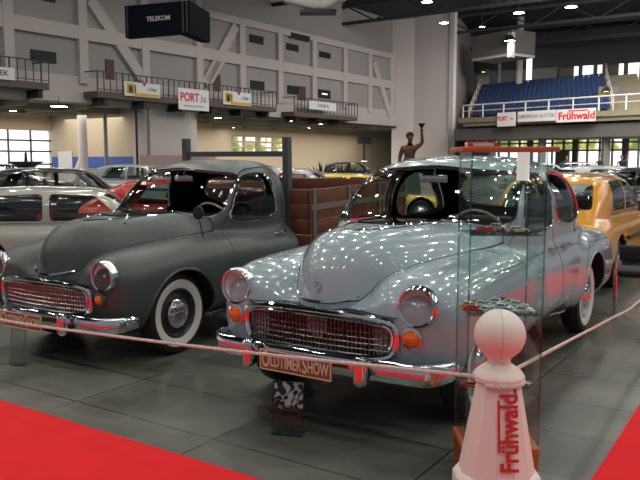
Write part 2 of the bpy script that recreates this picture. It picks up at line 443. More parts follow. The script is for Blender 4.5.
def assemble(c, name, paint, fit_paint, label, cat, glassm=carglass, white=True, trim=chrome):
    root = empty(name, label=label, cat=cat)
    WS_, SF_ = (([(a*.93, b) for a, b in WS], [(a-.07, b) for a, b in SF]) if c['kind'] == 'pickup' else (WS, SF))
    f = c['body']; sk = c['skin']; pick = c['kind'] == 'pickup'; rear = c['rear']
    AX = lambda P: np.abs(P[:, 0])
    gws = lambda P: np.minimum(sdp(P[:, 0], P[:, 2], WS_), 2.05-P[:, 1])
    RWW = RWP if pick else RW; ry = 2.45 if pick else 3.2
    grw = lambda P: np.minimum(sdp(P[:, 0], P[:, 2], RWW), P[:, 1]-ry)
    gsf = lambda P: np.minimum(sdp(P[:, 1], P[:, 2], SF_), AX(P)-.42)
    gsr = lambda P: np.minimum(sdp(P[:, 1], P[:, 2], SR), AX(P)-.42)
    gdf = lambda P: np.minimum(sdp(P[:, 1], P[:, 2], DF), AX(P)-.45)
    gdr = lambda P: np.minimum(sdp(P[:, 1], P[:, 2], DR), AX(P)-.45)
    Fws = sk.take(gws); Frw = sk.take(grw); Fsf = sk.take(gsf); Fsr = [] if pick else sk.take(gsr)
    Fdf = sk.take(gdf, .003); Fdr = [] if pick else sk.take(gdr, .003)
    def ghood(P):
        ax, y, z = AX(P), P[:, 1], P[:, 2]
        h = loft(ax, y, z, c['H']); o = c['others'](ax, y, z)
        return np.minimum(np.minimum((o-h)*1.0-.002, 1.335+ax*.16-y), z-.765)
    Fh = sk.take(ghood, .003)
    def under(C):
        ax, y, z = np.abs(C[:, 0]), C[:, 1], C[:, 2]; m = (z < .262)
        for (yy, r) in c['arches']:
            m |= (np.sqrt((y-yy)**2+(z-.36)**2) < r+.004) & (ax > .45) | ((np.sqrt((y-yy)**2+(z-.36)**2) < r) & (ax < .56) & (ax > .4))
        return m.astype(int)
    sk.mesh('body', sk.F, [paint, underbody], root, under)
    sk.mesh('hood', Fh, [paint], root)
    def sides(F, nm, m, extra=None, it=None):
        out = []
        for s in (-1, 1):
            FF_ = [q for q in F if s*sk.V[q[0]][0] > 0]
            if FF_: out.append((s, sk.mesh(nm, FF_, m, root)))
        return out
    fd = sides(Fdf, 'front_door', [paint]); rd = sides(Fdr, 'rear_door', [paint])
    sk.mesh('windshield', Fws, [glassm], root); sk.mesh('rear_window', Frw, [glassm], root)
    for F_, dd, poly in ((Fsf, fd, SF_), (Fsr, rd, SR)):
        for s, d in dd:
            q = [k for k in F_ if s*sk.V[k[0]][0] > 0]
            g = sk.mesh('window_glass', q, [glassm], d)
            t = MB(); p = on_side(f, poly, s, True, .003); t.tube(p, .011, 6, True); t.build('window_trim', trim, d)
    for s, d in fd+rd:
        yh = 2.28 if (s, d) in fd else 2.62
        p, _ = hit(f, [(s*1.3, yh, .90)], (-s, 0, 0), 0, 1.3); x0 = p[0][0]
        t = MB(); t.tube([(x0, yh-.05, .90), (x0+s*.04, yh-.04, .90), (x0+s*.045, yh+.06, .90)], .010, 8); t.ball((x0, yh-.05, .9), .02); t.build('door_handle', trim, d)
    # windscreen trims
    t = MB(); p = on_front(f, WS_, 1, True); t.tube(p, .014, 6, True); t.build('windshield_trim', trim, root)
    t = MB(); p = on_front(f, RWW, -1, True, y0=5.6, tmax=5); t.tube(p, .010, 6, True); t.build('rear_window_trim', trim, root)
    # lining
    sl = c['lin']
    for g in (gws, grw, gsf)+(() if pick else (gsr,)):
        sl.take(lambda P, g=g: g(P)+.004)
    yr = rear-.05 if pick else 3.95
    sl.F = [q for q in sl.F if 1.24 < sl.V[q[0]][1] < yr and (sl.V[q[0]][2] > .3)]
    o = sl.mesh('cabin_lining', sl.F, [lining], root)
    t = MB(); t.box((0, 2.65, .29), (1.3, 2.6 if not pick else .1, .02)); 
    if pick: t = MB(); t.box((0, 1.98, .29), (1.3, 1.3, .02))
    t.build('cabin_floor', lining, root)
    t = MB(); t.box((0, 1.54, .93), (1.24, .16, .20), bev=.04); t.build('dashboard', paint, root)
    t = MB(); C = Matrix.Translation((.36, 1.80, 1.04)) @ Matrix.Rotation(R(-62), 4, 'X')
    t.tube([(.20*cos(a), .20*sin(a), 0) for a in np.linspace(0, 2*pi, 33)[:-1]], .011, 8, True, C)
    t.tube([(-.2, 0, 0), (0, 0, -.02), (.2, 0, 0)], .009, 6, M=C); t.tube([(0, 0, -.02), (0, 0, -.35)], .018, 8, M=C)
    t.build('steering_wheel', mat('ivory_plastic', (.5, .46, .36), .3), root)
    for nm, y in (('front_seat', 2.14),) + (() if pick else (('rear_seat', 3.2),)):
        t = MB(); t.box((0, y-.02, .52), (1.2, .52, .2), bev=.06)
        t.box((0, y+.27, .78), (1.2, .15, .52), Matrix.Translation((0, 0, 0)), bev=.06); t.build(nm, seatcloth, root)
    t = MB(); t.box((0, 1.78, 1.44), (.22, .02, .06), bev=.008); t.tube([(0, 1.78, 1.47), (0, 1.80, 1.52)], .006, 6); t.build('rear_view_mirror', trim, root)
    # headlights
    for s in (-1, 1):
        x, z = s*.63, .785
        p, _ = hit(f, [(x, -.4, z)], (0, 1, 0), 0, 1.5); yf = p[0][1]
        M = Matrix.Translation((x, yf-.004, z)) @ Matrix.Rotation(pi/2, 4, 'X')
        h = MB(); h.lathe([(.098, -.06), (.118, -.04), (.123, -.01), (.118, .015), (.108, .026), (.099, .022), (.094, .005)], 40, M)
        hl = h.build('headlight', trim, root)
        q = MB(); q.lathe([(.096, .004), (.08, -.03), (.05, -.055), (.001, -.065)], 32, M); q.build('reflector', reflector, hl)
        q = MB(); q.lathe([(.098, .008), (.085, .024), (.06, .036), (.03, .043), (.0005, .045)], 32, M); q.build('lens', lensglass, hl)
        q = MB(); q.ball((0, 0, -.02), .018, 12, M=M); q.build('bulb', mat('bulb', (.8, .8, .75), .2), hl)
        # turn signal
        x, z = s*.615, .615
        p, _ = hit(f, [(x, -.4, z)], (0, 1, 0), 0, 1.5); yf = p[0][1]
        rr = .058 if not pick else .048
        M = Matrix.Translation((x, yf-.01, z)) @ Matrix.Rotation(pi/2, 4, 'X')
        q = MB(); q.lathe([(rr, -.04), (rr+.006, -.005), (rr+.004, .012), (rr-.010, .016), (rr-.013, .004)], 28, M)
        ts = q.build('turn_signal', trim if not pick else paint, root)
        q = MB(); q.lathe([(rr-.010, .006), (rr-.016, .024), (rr-.03, .034), (.0005, .038)], 28, M); q.build('amber_lens', amber, ts)
    # grille
    HWG, z0, z1 = .53, .475, .715
    def gy(x): return .075+.055*(abs(x)/HWG)**2.2
    ring = [(x, z) for x, z in chaikin([(-HWG+.02, z1-.03), (-.3, z1-.005), (0, z1), (.3, z1-.005), (HWG-.02, z1-.03), (HWG, (z0+z1)/2), (HWG-.03, z0+.01), (.3, z0-.01), (0, z0-.015), (-.3, z0-.01), (-HWG+.03, z0+.01), (-HWG, (z0+z1)/2)], 2)]
    rp = resample(ring, .04, True)
    q = MB(); q.tube([(p[0], gy(p[0])-.0, p[1]) for p in rp], .021, 8, True)
    q.tube([(p[0]*.955, gy(p[0])-.018, .585+(p[1]-.585)*.84) for p in rp], .008, 6, True)
    gr = q.build('grille', trim, root)
    xs = np.linspace(-HWG+.005, HWG-.005, 25)
    q = MB()
    for i in range(24):
        a, b = xs[i], xs[i+1]
        q.add([(a, gy(a)+.05, z0), (b, gy(b)+.05, z0), (b, gy(b)+.05, z1-.02), (a, gy(a)+.05, z1-.02)], [(0, 1, 2, 3)])
        q.add([(a, gy(a), z1), (b, gy(b), z1), (b, gy(b)+.10, z1+.012), (a, gy(a)+.10, z1+.012)], [(0, 1, 2, 3)])
    q.build('grille_backing', black, gr)
    q = MB()
    for x in np.linspace(-HWG+.035, HWG-.035, 38): q.box((x, gy(x)+.012, (z0+z1)/2-.004), (.005, .012, z1-z0-.03))
    for k in range(7):
        z = z0+.015+k*(z1-z0-.045)/6; q.tube([(x, gy(x)+.008, z) for x in np.linspace(-HWG+.02, HWG-.02, 17)], .0042, 4)
    q.build('grille_mesh', mat('grille_metal', (.20, .19, .185), .35, 1) if not pick else mat('grille_metal_bright', (.62, .62, .6), .35, 1), gr)
    # surround panel under the grille and closing lip
    # beak strip and badge
    q = MB(); p = on_front(f, [(-.22, .785), (-.10, .762), (0, .757), (.10, .762), (.22, .785)], 1, False, off=.006); q.tube(p, .008, 6, sy=1.2); q.build('hood_strip', trim, root)
    p, _ = hit(f, [(0, -.4, .845)], (0, 1, 0), 0, 1.5); yb_ = p[0][1]
    q = MB(); M = Matrix.Translation((0, yb_-.004, .845)) @ Matrix.Rotation(R(72), 4, 'X')
    q.prism([(-.018, .03), (.018, .03), (.02, -.005), (0, -.03), (-.02, -.005)], -.004, .010, 'z', M)
    q.build('hood_badge', trim, root)
    # bumper
    def bump(xa):
        t = abs(xa)/.79
        return .02+.05*t**2+.0
    path = [(x, bump(x), .43) for x in np.linspace(-.70, .70, 31)]
    el = [(-.745, .09, .43), (-.785, .14, .43), (-.812, .22, .43), (-.822, .31, .43)]
    path = el[::-1]+path+[(-a, b, z) for a, b, z in el]
    def bumper_path(path, mname):
        q = MB(); n = len(path); sec = [(-.012, -.062), (-.030, -.050), (-.034, -.02), (-.036, .0), (-.034, .02), (-.030, .050), (-.012, .062), (.004, .05), (.004, -.05)]
        vs = []; fs = []
        for i, p in enumerate(path):
            a = Vector(path[max(0, i-1)]); b = Vector(path[min(n-1, i+1)]); t = (b-a).normalized(); nn = Vector((t.y, -t.x, 0))
            k = 1 if 2 < i < n-3 else (.72, .88, .96)[min(i, n-1-i)]
            for (u, v) in sec: vs.append(Vector(p)-nn*u*k*-1+Vector((0, 0, v*k)))
        m = len(sec)
        for i in range(n-1):
            for k in range(m): fs.append((i*m+k, i*m+(k+1) % m, (i+1)*m+(k+1) % m, (i+1)*m+k))
        fs += [tuple(range(m)), tuple(range((n-1)*m, n*m))]
        q.add(vs, fs); return q
    bo = bumper_path([(x, y, z) for x, y, z in path], 'bumper').build('front_bumper', trim, root, angle=60)
    for s in (-1, 1):
        q = MB(); q.box((s*.385, -.035, .435), (.075, .075, .175), bev=.03); q.build('overrider', trim, bo)
        q = MB(); q.box((s*.37, .13, .40), (.06, .26, .05)); q.build('bumper_bracket', black, bo)
    # plate
    px = 0 if not pick else -.02
    M = frame((px-.02, -.078, .425), (1, 0, 0), (0, 0, 1))
    q = MB(); q.box((0, 0, 0), (.50, .125, .008), M, bev=.003); pl = q.build('number_plate', mat('plate_brown', (.27, .105, .025), .6, noise=.15), bo)
    q = MB()
    for (cx, cy, sx, sy) in ((0, .057, .49, .006), (0, -.057, .49, .006), (-.243, 0, .006, .12), (.243, 0, .006, .12)): q.box((cx, cy, .005), (sx, sy, .003), M)
    q.build('plate_border', mat('plate_cream', (.75, .66, .52), .6), pl)
    q = MB()
    sets = [('O', .135), ('LDTIMER', .10), ('S', .135), ('HOW', .10)]; ext = []
    for s_, sz in sets:
        vs, _f = text_mesh(s_, sz, .001, 'LEFT'); ext.append((min(v[0] for v in vs), max(v[0] for v in vs)))
    k = (.462-.007*3)/sum(b-a for a, b in ext); x = -.231
    for (s_, sz), (a, b) in zip(sets, ext):
        q.text(s_, sz, M @ Matrix.Translation((x-a*k, -.004 if sz < .12 else 0, .006)) @ Matrix.Diagonal((k, 1, 1, 1)), .001, 'LEFT'); x += (b-a)*k+.007
    q.build('lettering', mat('plate_cream'), pl, smooth=False)
    # wheels
    for y in (FA,) + (() if pick else (RA,)):
        for s in (-1, 1): wheel(root, s*.695, y, WR, s, WR, .165, paint=fit_paint, white=True, cap=trim, rim_r=.20)
    if pick:
        for s in (-1, 1): wheel(root, s*.695, RA, WR, s, WR, .165, paint=fit_paint, white=True, cap=trim, rim_r=.20)
    q = MB()
    for y in (FA, RA): q.tube([(-.62, y, WR), (.62, y, WR)], .04, 8)
    q.tube([(0, FA, .3), (0, RA, .34)], .035, 8); q.box((0, 1.1, .33), (.45, 1.0, .16)); q.build('axles', underbody, root)
    # arch lips
    for (yy, r) in c['arches']:
        for s in (-1, 1):
            p = on_side(f, arch_path(yy, .36, r+.006, .262), s, False, -.003); q = MB(); q.tube(p, .011, 6); q.build('wheel_arch_lip', paint, root)
    # dark tube painting in the shade along the side crease; sill strip
    if not pick:
        for s in (-1, 1):
            q = MB(); q.tube(on_side(f, [(.9, .885), (1.6, .895), (2.4, .89), (3.2, .86), (4.0, .83), (4.45, .80)], s, off=.0), .0045, 4); q.build('crease_shade_line', mat('crease_shadow', (.05, .06, .065), .4), root)
            q = MB(); q.tube(on_side(f, [(1.26, .275), (3.06, .275)], s, off=.004), .015, 6, sy=1.4); q.build('sill_strip', trim, root)
    else:
        for s in (-1, 1):
            q = MB(); q.box((s*.80, 2.0, .27), (.16, 1.45, .05), bev=.015); q.build('running_board', paint, root)
    # cowl / wipers
    for s in (-1, 1):
        x0 = s*.12 if True else 0
        p = on_front(f, [(s*.30, 1.11), (s*.05, 1.15)], 1, off=.02)
        q = MB(); q.tube([p[0], ((p[0][0]+p[-1][0])/2, p[0][1]-.0, p[0][2]+.03), p[-1]], .007, 6)
        p2 = on_front(f, [(s*.02, 1.15), (s*.30, 1.155), (s*.50, 1.17)], 1, off=.012); q.tube(p2, .006, 6); q.build('wiper', trim, root)
    # side mirrors
    return root

def add_bed(root, paint):
    wood = mat('bed_wood', (.16, .052, .028), .45, noise=.35, nscale=6); steel = mat('bed_steel', (.10, .115, .115), .5, .3)
    y0, y1 = 2.66, 4.95
    q = MB(); q.box((0, (y0+y1)/2, .66), (1.74, y1-y0, .07)); q.box((-.4, (y0+y1)/2, .50), (.08, y1-y0, .24)); q.box((.4, (y0+y1)/2, .50), (.08, y1-y0, .24)); q.build('load_bed', steel, root)
    for s in (-1, 1):
        q = MB()
        for k in range(4): q.box((s*.87, (y0+y1)/2, .76+k*.155), (.03, y1-y0, .148), bev=.004)
        sb = q.build('side_board', wood, root)
        q = MB()
        for y in np.linspace(y0+.06, y1-.06, 4): q.box((s*.893, y, .98), (.016, .05, .66))
        q.box((s*.893, (y0+y1)/2, 1.12), (.014, y1-y0, .06)); q.build('board_strap', mat('strap_grey', (.2, .21, .2), .4, .5), sb)
        q = MB(); q.box((-.74 if s < 0 else .61, y0+.0, 1.25), (.07, .07, 1.16)); q.build('rack_post', steel, root)
    q = MB()
    for k in range(4): q.box((0, y1, .76+k*.155), (1.7, .03, .148), bev=.004)
    q.build('tailgate', wood, root)
    q = MB()
    for k in range(4): q.box((0, y0, .76+k*.155), (1.7, .03, .148), bev=.004)
    q.build('headboard', wood, root)
    q = MB(); q.box((-.065, y0, 1.66), (1.40, .05, .055)); q.box((-.065, y0, 1.40), (1.35, .04, .04)); q.build('rack_bar', steel, root)

def shift_children(root, dy):
    for c in root.children: c.location.y -= dy
def place(root, bx, by, yaw, dy=2.3, z=0):
    shift_children(root, dy); root.rotation_euler = (0, 0, -yaw)
    root.location = (bx+sin(yaw)*dy, by+cos(yaw)*dy, z)

# ------------------------------------------------------------------ simple later cars
def boxy_car(name, paint, sz=1.0, h=.034, style='saloon', hub=dull_chrome, white=False, seatm=None):
    Mx = dict(w=prof([(0, .74), (.4, .80), (2, .82), (3.8, .80), (4.2, .76)]), zt=prof([(0, .66*sz), (.15, .74*sz), (1.2, .84*sz), (2.5, .88*sz), (3.6, .90*sz), (4.2, .84*sz)]), zb=.2, n=4.5, ya=.0, La=.15, yb=4.2, Lb=.15)
    re_ = 4.15 if style == 'coupe' else 3.95
    Gx = dict(w=prof([(1.1, .62), (1.6, .69), (3.3, .69), (4.1, .60)]), cz=.80*sz, zb=.4, zt=prof([(1.0, .86*sz), (1.25, .95*sz), (1.75, 1.32*sz), (1.95, 1.38*sz), (2.8, 1.41*sz), (3.35, 1.37*sz), (3.5, 1.32*sz), (re_, .90*sz)]), n=4, ya=1.0, La=.2, yb=re_+.05, Lb=.2)
    ar = [(.72, .345), (3.28, .345)]
    def body(P):
        ax, y, z = np.abs(P[..., 0]), P[..., 1], P[..., 2]
        f = smin(loft(ax, y, z, Mx), loft(ax, y, z, Gx), .03); f = np.maximum(f, .2-z)
        for yy, r in ar: f = np.maximum(f, -np.maximum(np.sqrt((y-yy)**2+(z-.31)**2)-r, .48-ax))
        return f
    X = np.arange(-.92, .92, h); Y = np.arange(-.08, 4.32, h); Z = np.arange(.10, 1.5*sz+.05, h)
    V, F = surface_nets(body(np.stack(np.meshgrid(X, Y, Z, indexing='ij'), -1)), np.array([X[0], Y[0], Z[0]]), h)
    V = newton(body, V, 2, .01); sk = Skin(V, F, body); root = empty(name)
    S = lambda pts: rounded([(a, b*sz) for a, b in pts], .06)
    ws = S([(-.60, .97), (-.53, 1.30), (.53, 1.30), (.60, .97)]); rw = S([(-.56, .98), (-.50, 1.28), (.50, 1.28), (.56, .98)])
    sf = S([(1.56, .93), (1.90, 1.29), (2.45, 1.32), (2.45, .93)]); sr = S([(2.53, .93), (2.53, 1.32), (3.15, 1.30), (3.36, .95)])
    AX = lambda P: np.abs(P[:, 0])
    parts = [('windshield', sk.take(lambda P: np.minimum(sdp(P[:, 0], P[:, 2], ws), 2.1-P[:, 1]))), ('rear_window', sk.take(lambda P: np.minimum(sdp(P[:, 0], P[:, 2], rw), P[:, 1]-3.3)))]
    fs_ = sk.take(lambda P: np.minimum(sdp(P[:, 1], P[:, 2], sf), AX(P)-.42)); rs_ = sk.take(lambda P: np.minimum(sdp(P[:, 1], P[:, 2], sr), AX(P)-.42))
    def under(C):
        ax, y, z = np.abs(C[:, 0]), C[:, 1], C[:, 2]; m = z < .235
        for yy, r in ar: m |= (np.sqrt((y-yy)**2+(z-.31)**2) < r+.006) & (ax > .45)
        return m.astype(int)
    sk.mesh('body', sk.F, [paint, underbody], root, under)
    for nm, F_ in parts: sk.mesh(nm, F_, [carglass], root)
    for nm, F_ in (('front_side_window', fs_), ('rear_side_window', rs_)):
        for s in (-1, 1): sk.mesh(nm, [q for q in F_ if s*sk.V[q[0]][0] > 0], [carglass], root)
    for s in (-1, 1):
        for y in (.72, 3.28): wheel(root, s*.70, y, .295, s, .295, .16, paint=hub, white=white, cap=hub, rim_r=.18)
    q = MB(); q.box((0, 2.2, .27), (1.3, 2.6, .04))
    for s in (-.33, .33):
        q.box((s, 2.3, .48*sz), (.5, .5, .16), bev=.05); q.box((s, 2.56, .78*sz), (.48, .12, .5*sz), bev=.05)
    q.box((0, 3.2, .48*sz), (1.2, .5, .16), bev=.05); q.box((0, 3.42, .74*sz), (1.2, .12, .46*sz), bev=.05); q.box((0, 1.5, .76*sz), (1.25, .2, .16), bev=.04)
    q.build('cabin_seats', seatm or lining, root)
    for nm, y in (('front_bumper', -.03), ('rear_bumper', 4.22)):
        q = MB(); q.box((0, y, .42*sz), (1.58, .10, .12), bev=.03); q.build(nm, dull_chrome, root)
    for s in (-1, 1):
        q = MB(); q.lathe([(.085, -.02), (.09, .01), (.08, .02)], 20, Matrix.Translation((s*.58, .005, .60*sz)) @ Matrix.Rotation(pi/2, 4, 'X'))
        hl = q.build('headlight', dull_chrome, root); q = MB(); q.lathe([(.08, .012), (.05, .03), (.001, .034)], 20, Matrix.Translation((s*.58, .005, .60*sz)) @ Matrix.Rotation(pi/2, 4, 'X')); q.build('lens', lensglass, hl)
        q = MB(); q.box((s*.62, 4.205, .66*sz), (.28, .03, .13), bev=.01); q.build('tail_light', mat('tail_red', (.4, .01, .01), .15, coat=1), root)
        q = MB(); p = on_side(body, [(1.60, .91*sz), (3.4, .91*sz)], s); q.tube(p, .009, 4); q.build('window_strip', dull_chrome, root)
    q = MB(); q.box((0, -.005, .56*sz), (.90, .03, .13)); q.build('grille', black, root)
    return root
# ------------------------------------------------------------------ world positions from the survey of the hall
cp, sp_ = cos(PITCH), sin(PITCH)
def ray(px, py): return Vector((px-320, cp*FPX+sp_*(240-py), cp*(240-py)-sp_*FPX))
def U(px, py, Y): r = ray(px, py); return Vector((0, 0, CAM_H))+r*(Y/r.y)
def Gd(px, py, z=0): r = ray(px, py); return Vector((0, 0, CAM_H))+r*((z-CAM_H)/r.z)
A1 = R(34.6); D1 = Vector((sin(A1), cos(A1), 0)); N1 = Vector((-cos(A1), sin(A1), 0)); W0 = U(109, 106, 45)
def on1(px, py, off=0):
    """point on the long left wall (off metres behind its face), as (along, height)"""
    r = ray(px, py); o = Vector((0, 0, CAM_H)); p0 = W0+N1*off; t = (p0-o).dot(N1)/r.dot(N1); p = o+r*t
    return (p-W0).dot(D1), p.z
MW = Matrix(((D1.x, N1.x, 0, W0.x), (D1.y, N1.y, 0, W0.y), (0, 0, 1, 0), (0, 0, 0, 1)))   # x along, y behind, z up
def wbox(mb, x0, x1, y0, y1, z0, z1): return mb.box(((x0+x1)/2, (y0+y1)/2, (z0+z1)/2), (abs(x1-x0), abs(y1-y0), abs(z1-z0)), MW)
def struct(mb, name, m, **k): return tag(mb.build(name, m, None, smooth=False, **k), kind='structure')

plaster = mat('plaster', (.55, .50, .485), .85, noise=.08, nscale=.4)
panel = mat('wall_panel', (.36, .34, .33), .85, noise=.1, nscale=.5)
pale = mat('pale_concrete', (.50, .46, .44), .8, noise=.06, nscale=.5)
beige = mat('beige_wall', (.46, .38, .28), .8, noise=.05, nscale=.4)
bluew = mat('blue_band', (.04, .09, .32), .7)
darkc = mat('dark_roof', (.03, .032, .034), .8)
darkm = mat('dark_steel', (.03, .03, .032), .5, .4)
daylight = None
def daymat(name, green, strength):
    m = bpy.data.materials.new(name); m.use_nodes = True; nt = m.node_tree; b = nt.nodes['Principled BSDF']; b.inputs['Base Color'].default_value = (0, 0, 0, 1); b.inputs['Roughness'].default_value = 1
    tc = nt.nodes.new('ShaderNodeTexCoord'); nz = nt.nodes.new('ShaderNodeTexNoise'); nz.inputs['Scale'].default_value = .7; nz.inputs['Detail'].default_value = 6
    cr = nt.nodes.new('ShaderNodeValToRGB'); nt.links.new(tc.outputs['Object'], nz.inputs[0]); nt.links.new(nz.outputs[0], cr.inputs[0]); nt.links.new(cr.outputs[0], b.inputs['Emission Color'])
    e = cr.color_ramp.elements
    if green: e[0].position = .40; e[0].color = (.16, .22, .07, 1); e[1].position = .60; e[1].color = (1, 1, .9, 1); k = e.new(.5); k.color = (.45, .44, .14, 1)
    else: e[0].position = .3; e[0].color = (.85, .95, .95, 1); e[1].position = .6; e[1].color = (1, 1, 1, 1)
    b.inputs['Emission Strength'].default_value = strength
    return m
sky_white = daymat('overcast_daylight', False, 1.3); sky_green = daymat('garden_daylight', True, 1.0)

# ------------------------------------------------------------------ floor
fm = bpy.data.materials.new('polished_stone_tiles'); fm.use_nodes = True; nt = fm.node_tree; b = nt.nodes['Principled BSDF']
tc = nt.nodes.new('ShaderNodeTexCoord'); mp = nt.nodes.new('ShaderNodeMapping'); mp.inputs['Rotation'].default_value = (0, 0, .585); mp.inputs['Location'].default_value = (.35, .55, 0)
br = nt.nodes.new('ShaderNodeTexBrick'); br.offset = 0; br.inputs['Scale'].default_value = 1; br.inputs['Brick Width'].default_value = 1.2; br.inputs['Row Height'].default_value = .6
br.inputs['Mortar Size'].default_value = .006; br.inputs['Mortar Smooth'].default_value = .1; br.inputs['Bias'].default_value = 0
br.inputs['Color1'].default_value = (.088, .098, .084, 1); br.inputs['Color2'].default_value = (.150, .152, .130, 1); br.inputs['Mortar'].default_value = (.030, .032, .028, 1)
n1 = nt.nodes.new('ShaderNodeTexNoise'); n1.inputs['Scale'].default_value = 1.3; n1.inputs['Detail'].default_value = 4; n1.inputs['Roughness'].default_value = .55
cr = nt.nodes.new('ShaderNodeMapRange'); cr.inputs[1].default_value = .3; cr.inputs[2].default_value = .7; cr.inputs[3].default_value = .5; cr.inputs[4].default_value = 1.5
mx = nt.nodes.new('ShaderNodeMix'); mx.data_type = 'RGBA'; mx.blend_type = 'MULTIPLY'; mx.inputs[0].default_value = 1
rr = nt.nodes.new('ShaderNodeMapRange'); rr.inputs[1].default_value = .35; rr.inputs[2].default_value = .65; rr.inputs[3].default_value = .20; rr.inputs[4].default_value = .36
L = nt.links.new
L(tc.outputs['Object'], mp.inputs[0]); L(mp.outputs[0], br.inputs[0]); L(tc.outputs['Object'], n1.inputs[0]); L(n1.outputs[0], cr.inputs[0]); n2 = nt.nodes.new('ShaderNodeTexNoise'); n2.inputs['Scale'].default_value = .9; n2.inputs['Detail'].default_value = 1.5; L(tc.outputs['Object'], n2.inputs[0]); L(n2.outputs[0], rr.inputs[0])
L(br.outputs[0], mx.inputs[6]); L(cr.outputs[0], mx.inputs[7]); L(mx.outputs[2], b.inputs['Base Color']); L(rr.outputs[0], b.inputs['Roughness'])
q = MB(); q.box((0, 45, -.1), (170, 150, .2)); struct(q, 'floor', fm)

# ------------------------------------------------------------------ left long wall over the open side hall
xa, xe = -45, on1(392, 100)[0]; zb = on1(109, 106)[1]; ZC = 15.0
q = MB(); wbox(q, xa, xe, 0, .5, zb, ZC); struct(q, 'wall_left', panel)
def line1(pa, pb, h=.55, d=.25, name='trim_1', m=plaster):
    a, b = on1(*pa), on1(*pb); mb = MB(); an = math.atan2(b[1]-a[1], b[0]-a[0]); l = math.hypot(b[0]-a[0], b[1]-a[1])
    mb.box((0, -d/2, 0), (l, d, h), MW @ Matrix.Translation(((a[0]+b[0])/2, 0, (a[1]+b[1])/2)) @ Matrix.Rotation(-an, 4, 'Y'))
    return struct(mb, name, m)
k = 1
zh = on1(120, 40)[1]; z2 = zb+1.15
def hz(z, x0, x1, h, d, m=plaster):
    global k
    mb = MB(); wbox(mb, x0, x1, -d, 0, z-h/2, z+h/2); struct(mb, 'trim_%d' % k, m); k += 1
hz(zh, xa, xe, .75, .28); hz(z2-.35, xa, xe, 1.5, .12)
hz(on1(240, 22)[1], on1(197, 10)[0], xe, .5, .28)
for px in (7, 81, 143, 197, 240, 278, 312, 343, 368, 390):
    x = on1(px, 60)[0]; mb = MB(); ztop = ZC if px < 200 else on1(240, 22)[1]
    wbox(mb, x-.3, x+.3, -.3, 0, z2, ztop); struct(mb, 'trim_%d' % k, plaster); k += 1
for a, b in (((88, 0), (141, 79)), ((222, 55), (206, 82)), ((234, 26), (203, 84)), ((372, 62), (389, 117)), ((0, 2), (7, 21))):
    line1(a, b, .7, .26, 'trim_%d' % k); k += 1
# wide pier that carries the wall down to the floor
x0, x1 = on1(146, 150)[0], on1(197, 150)[0]; mb = MB(); wbox(mb, x0, x1, 0, 1.2, 0, zb); struct(mb, 'wall_pier', pale)
mb = MB(); wbox(mb, x0-1, x1+1, -.8, -.5, 0, 1.8); struct(mb, 'wall_parapet', mat('pink_plaster', (.36, .25, .24), .8))
# dark windows in the wall
wn = 1
for (a, b) in (((30, 49), (56, 64)), ((36, -6), (55, 3)), ((249, 34), (263, 45)), ((286, 43), (298, 52)), ((319, 51), (330, 59)), ((250, 80), (264, 91)), ((287, 85), (298, 95)), ((318, 89), (330, 99))):
    p, r_ = on1(*a), on1(*b); mb = MB(); wbox(mb, p[0], r_[0], -.06, .1, r_[1], p[1]); o = struct(mb, 'window_%d' % wn, mat('dark_window', (.012, .013, .015), .6))
    wn += 1
    if wn == 9:
        pn = MB(); wbox(pn, p[0]+.5, r_[0]-.5, -.08, -.05, r_[1]+.3, p[1]-.3); pn.build('lit_pane', mat('lit_pane', (0, 0, 0), emit=(.8, .9, 1), es=1.2), o, smooth=False)
dn = 1
for (a, b) in (((105, 59), (114, 87)), ((213, 74), (220, 97)), ((298, 86), (305, 106))):
    p, r_ = on1(*a), on1(*b); mb = MB(); wbox(mb, p[0], r_[0], -.08, .1, r_[1], p[1]); struct(mb, 'door_%d' % dn, mat('brown_door', (.10, .05, .035), .6)); dn += 1
# balconies
railm = mat('rail_steel', (.06, .065, .06), .5, .3)
def balcony(pxa, pya, pxb, label):
    xa_, z_ = on1(pxa, pya); xb_ = on1(pxb, pya)[0]; zr = z_+1.15
    o = empty('balcony', MW @ Vector(((xa_+xb_)/2, -.6, z_)), label=label, cat='balcony', group=None); inv = Matrix.Translation(-o.location)
    def mk(mb, n, m):
        mb.v = [tuple(inv @ Vector(v)) for v in mb.v]; return mb.build(n, m, o, smooth=False)
    mb = MB(); wbox(mb, xa_, xb_, -1.4, 0, z_-.35, z_); mk(mb, 'slab', mat('balcony_slab', (.13, .10, .085), .8))
    for x in np.arange(xa_+.6, xb_, 3.0): mb = MB(); wbox(mb, x, x+.25, -1.2, 0, z_-.8, z_-.35); mk(mb, 'bracket', darkm)
    mb = MB(); wbox(mb, xa_, xb_, -1.42, -1.36, zr-.06, zr); wbox(mb, xa_, xb_, -1.42, -1.38, z_+.1, z_+.14)
    for x in (xa_, xb_): wbox(mb, x-.03, x+.03, -1.4, 0, zr-.06, zr)
    n = max(2, int((xb_-xa_)/.45))
    for i in range(n+1):
        x = xa_+(xb_-xa_)*i/n; w_ = .035 if i % 4 == 0 else .014; wbox(mb, x-w_, x+w_, -1.42, -1.37, z_, zr)
    mk(mb, 'railing', railm)
    return z_
zb0 = balcony(-40, 78, 33, 'dark railed balcony at the near end of the left wall')
zb1 = balcony(82, 92, 262, 'long dark railed balcony along the left wall with brown doors')
zb2 = balcony(280, 112, 344, 'short railed balcony near the far end of the left wall')
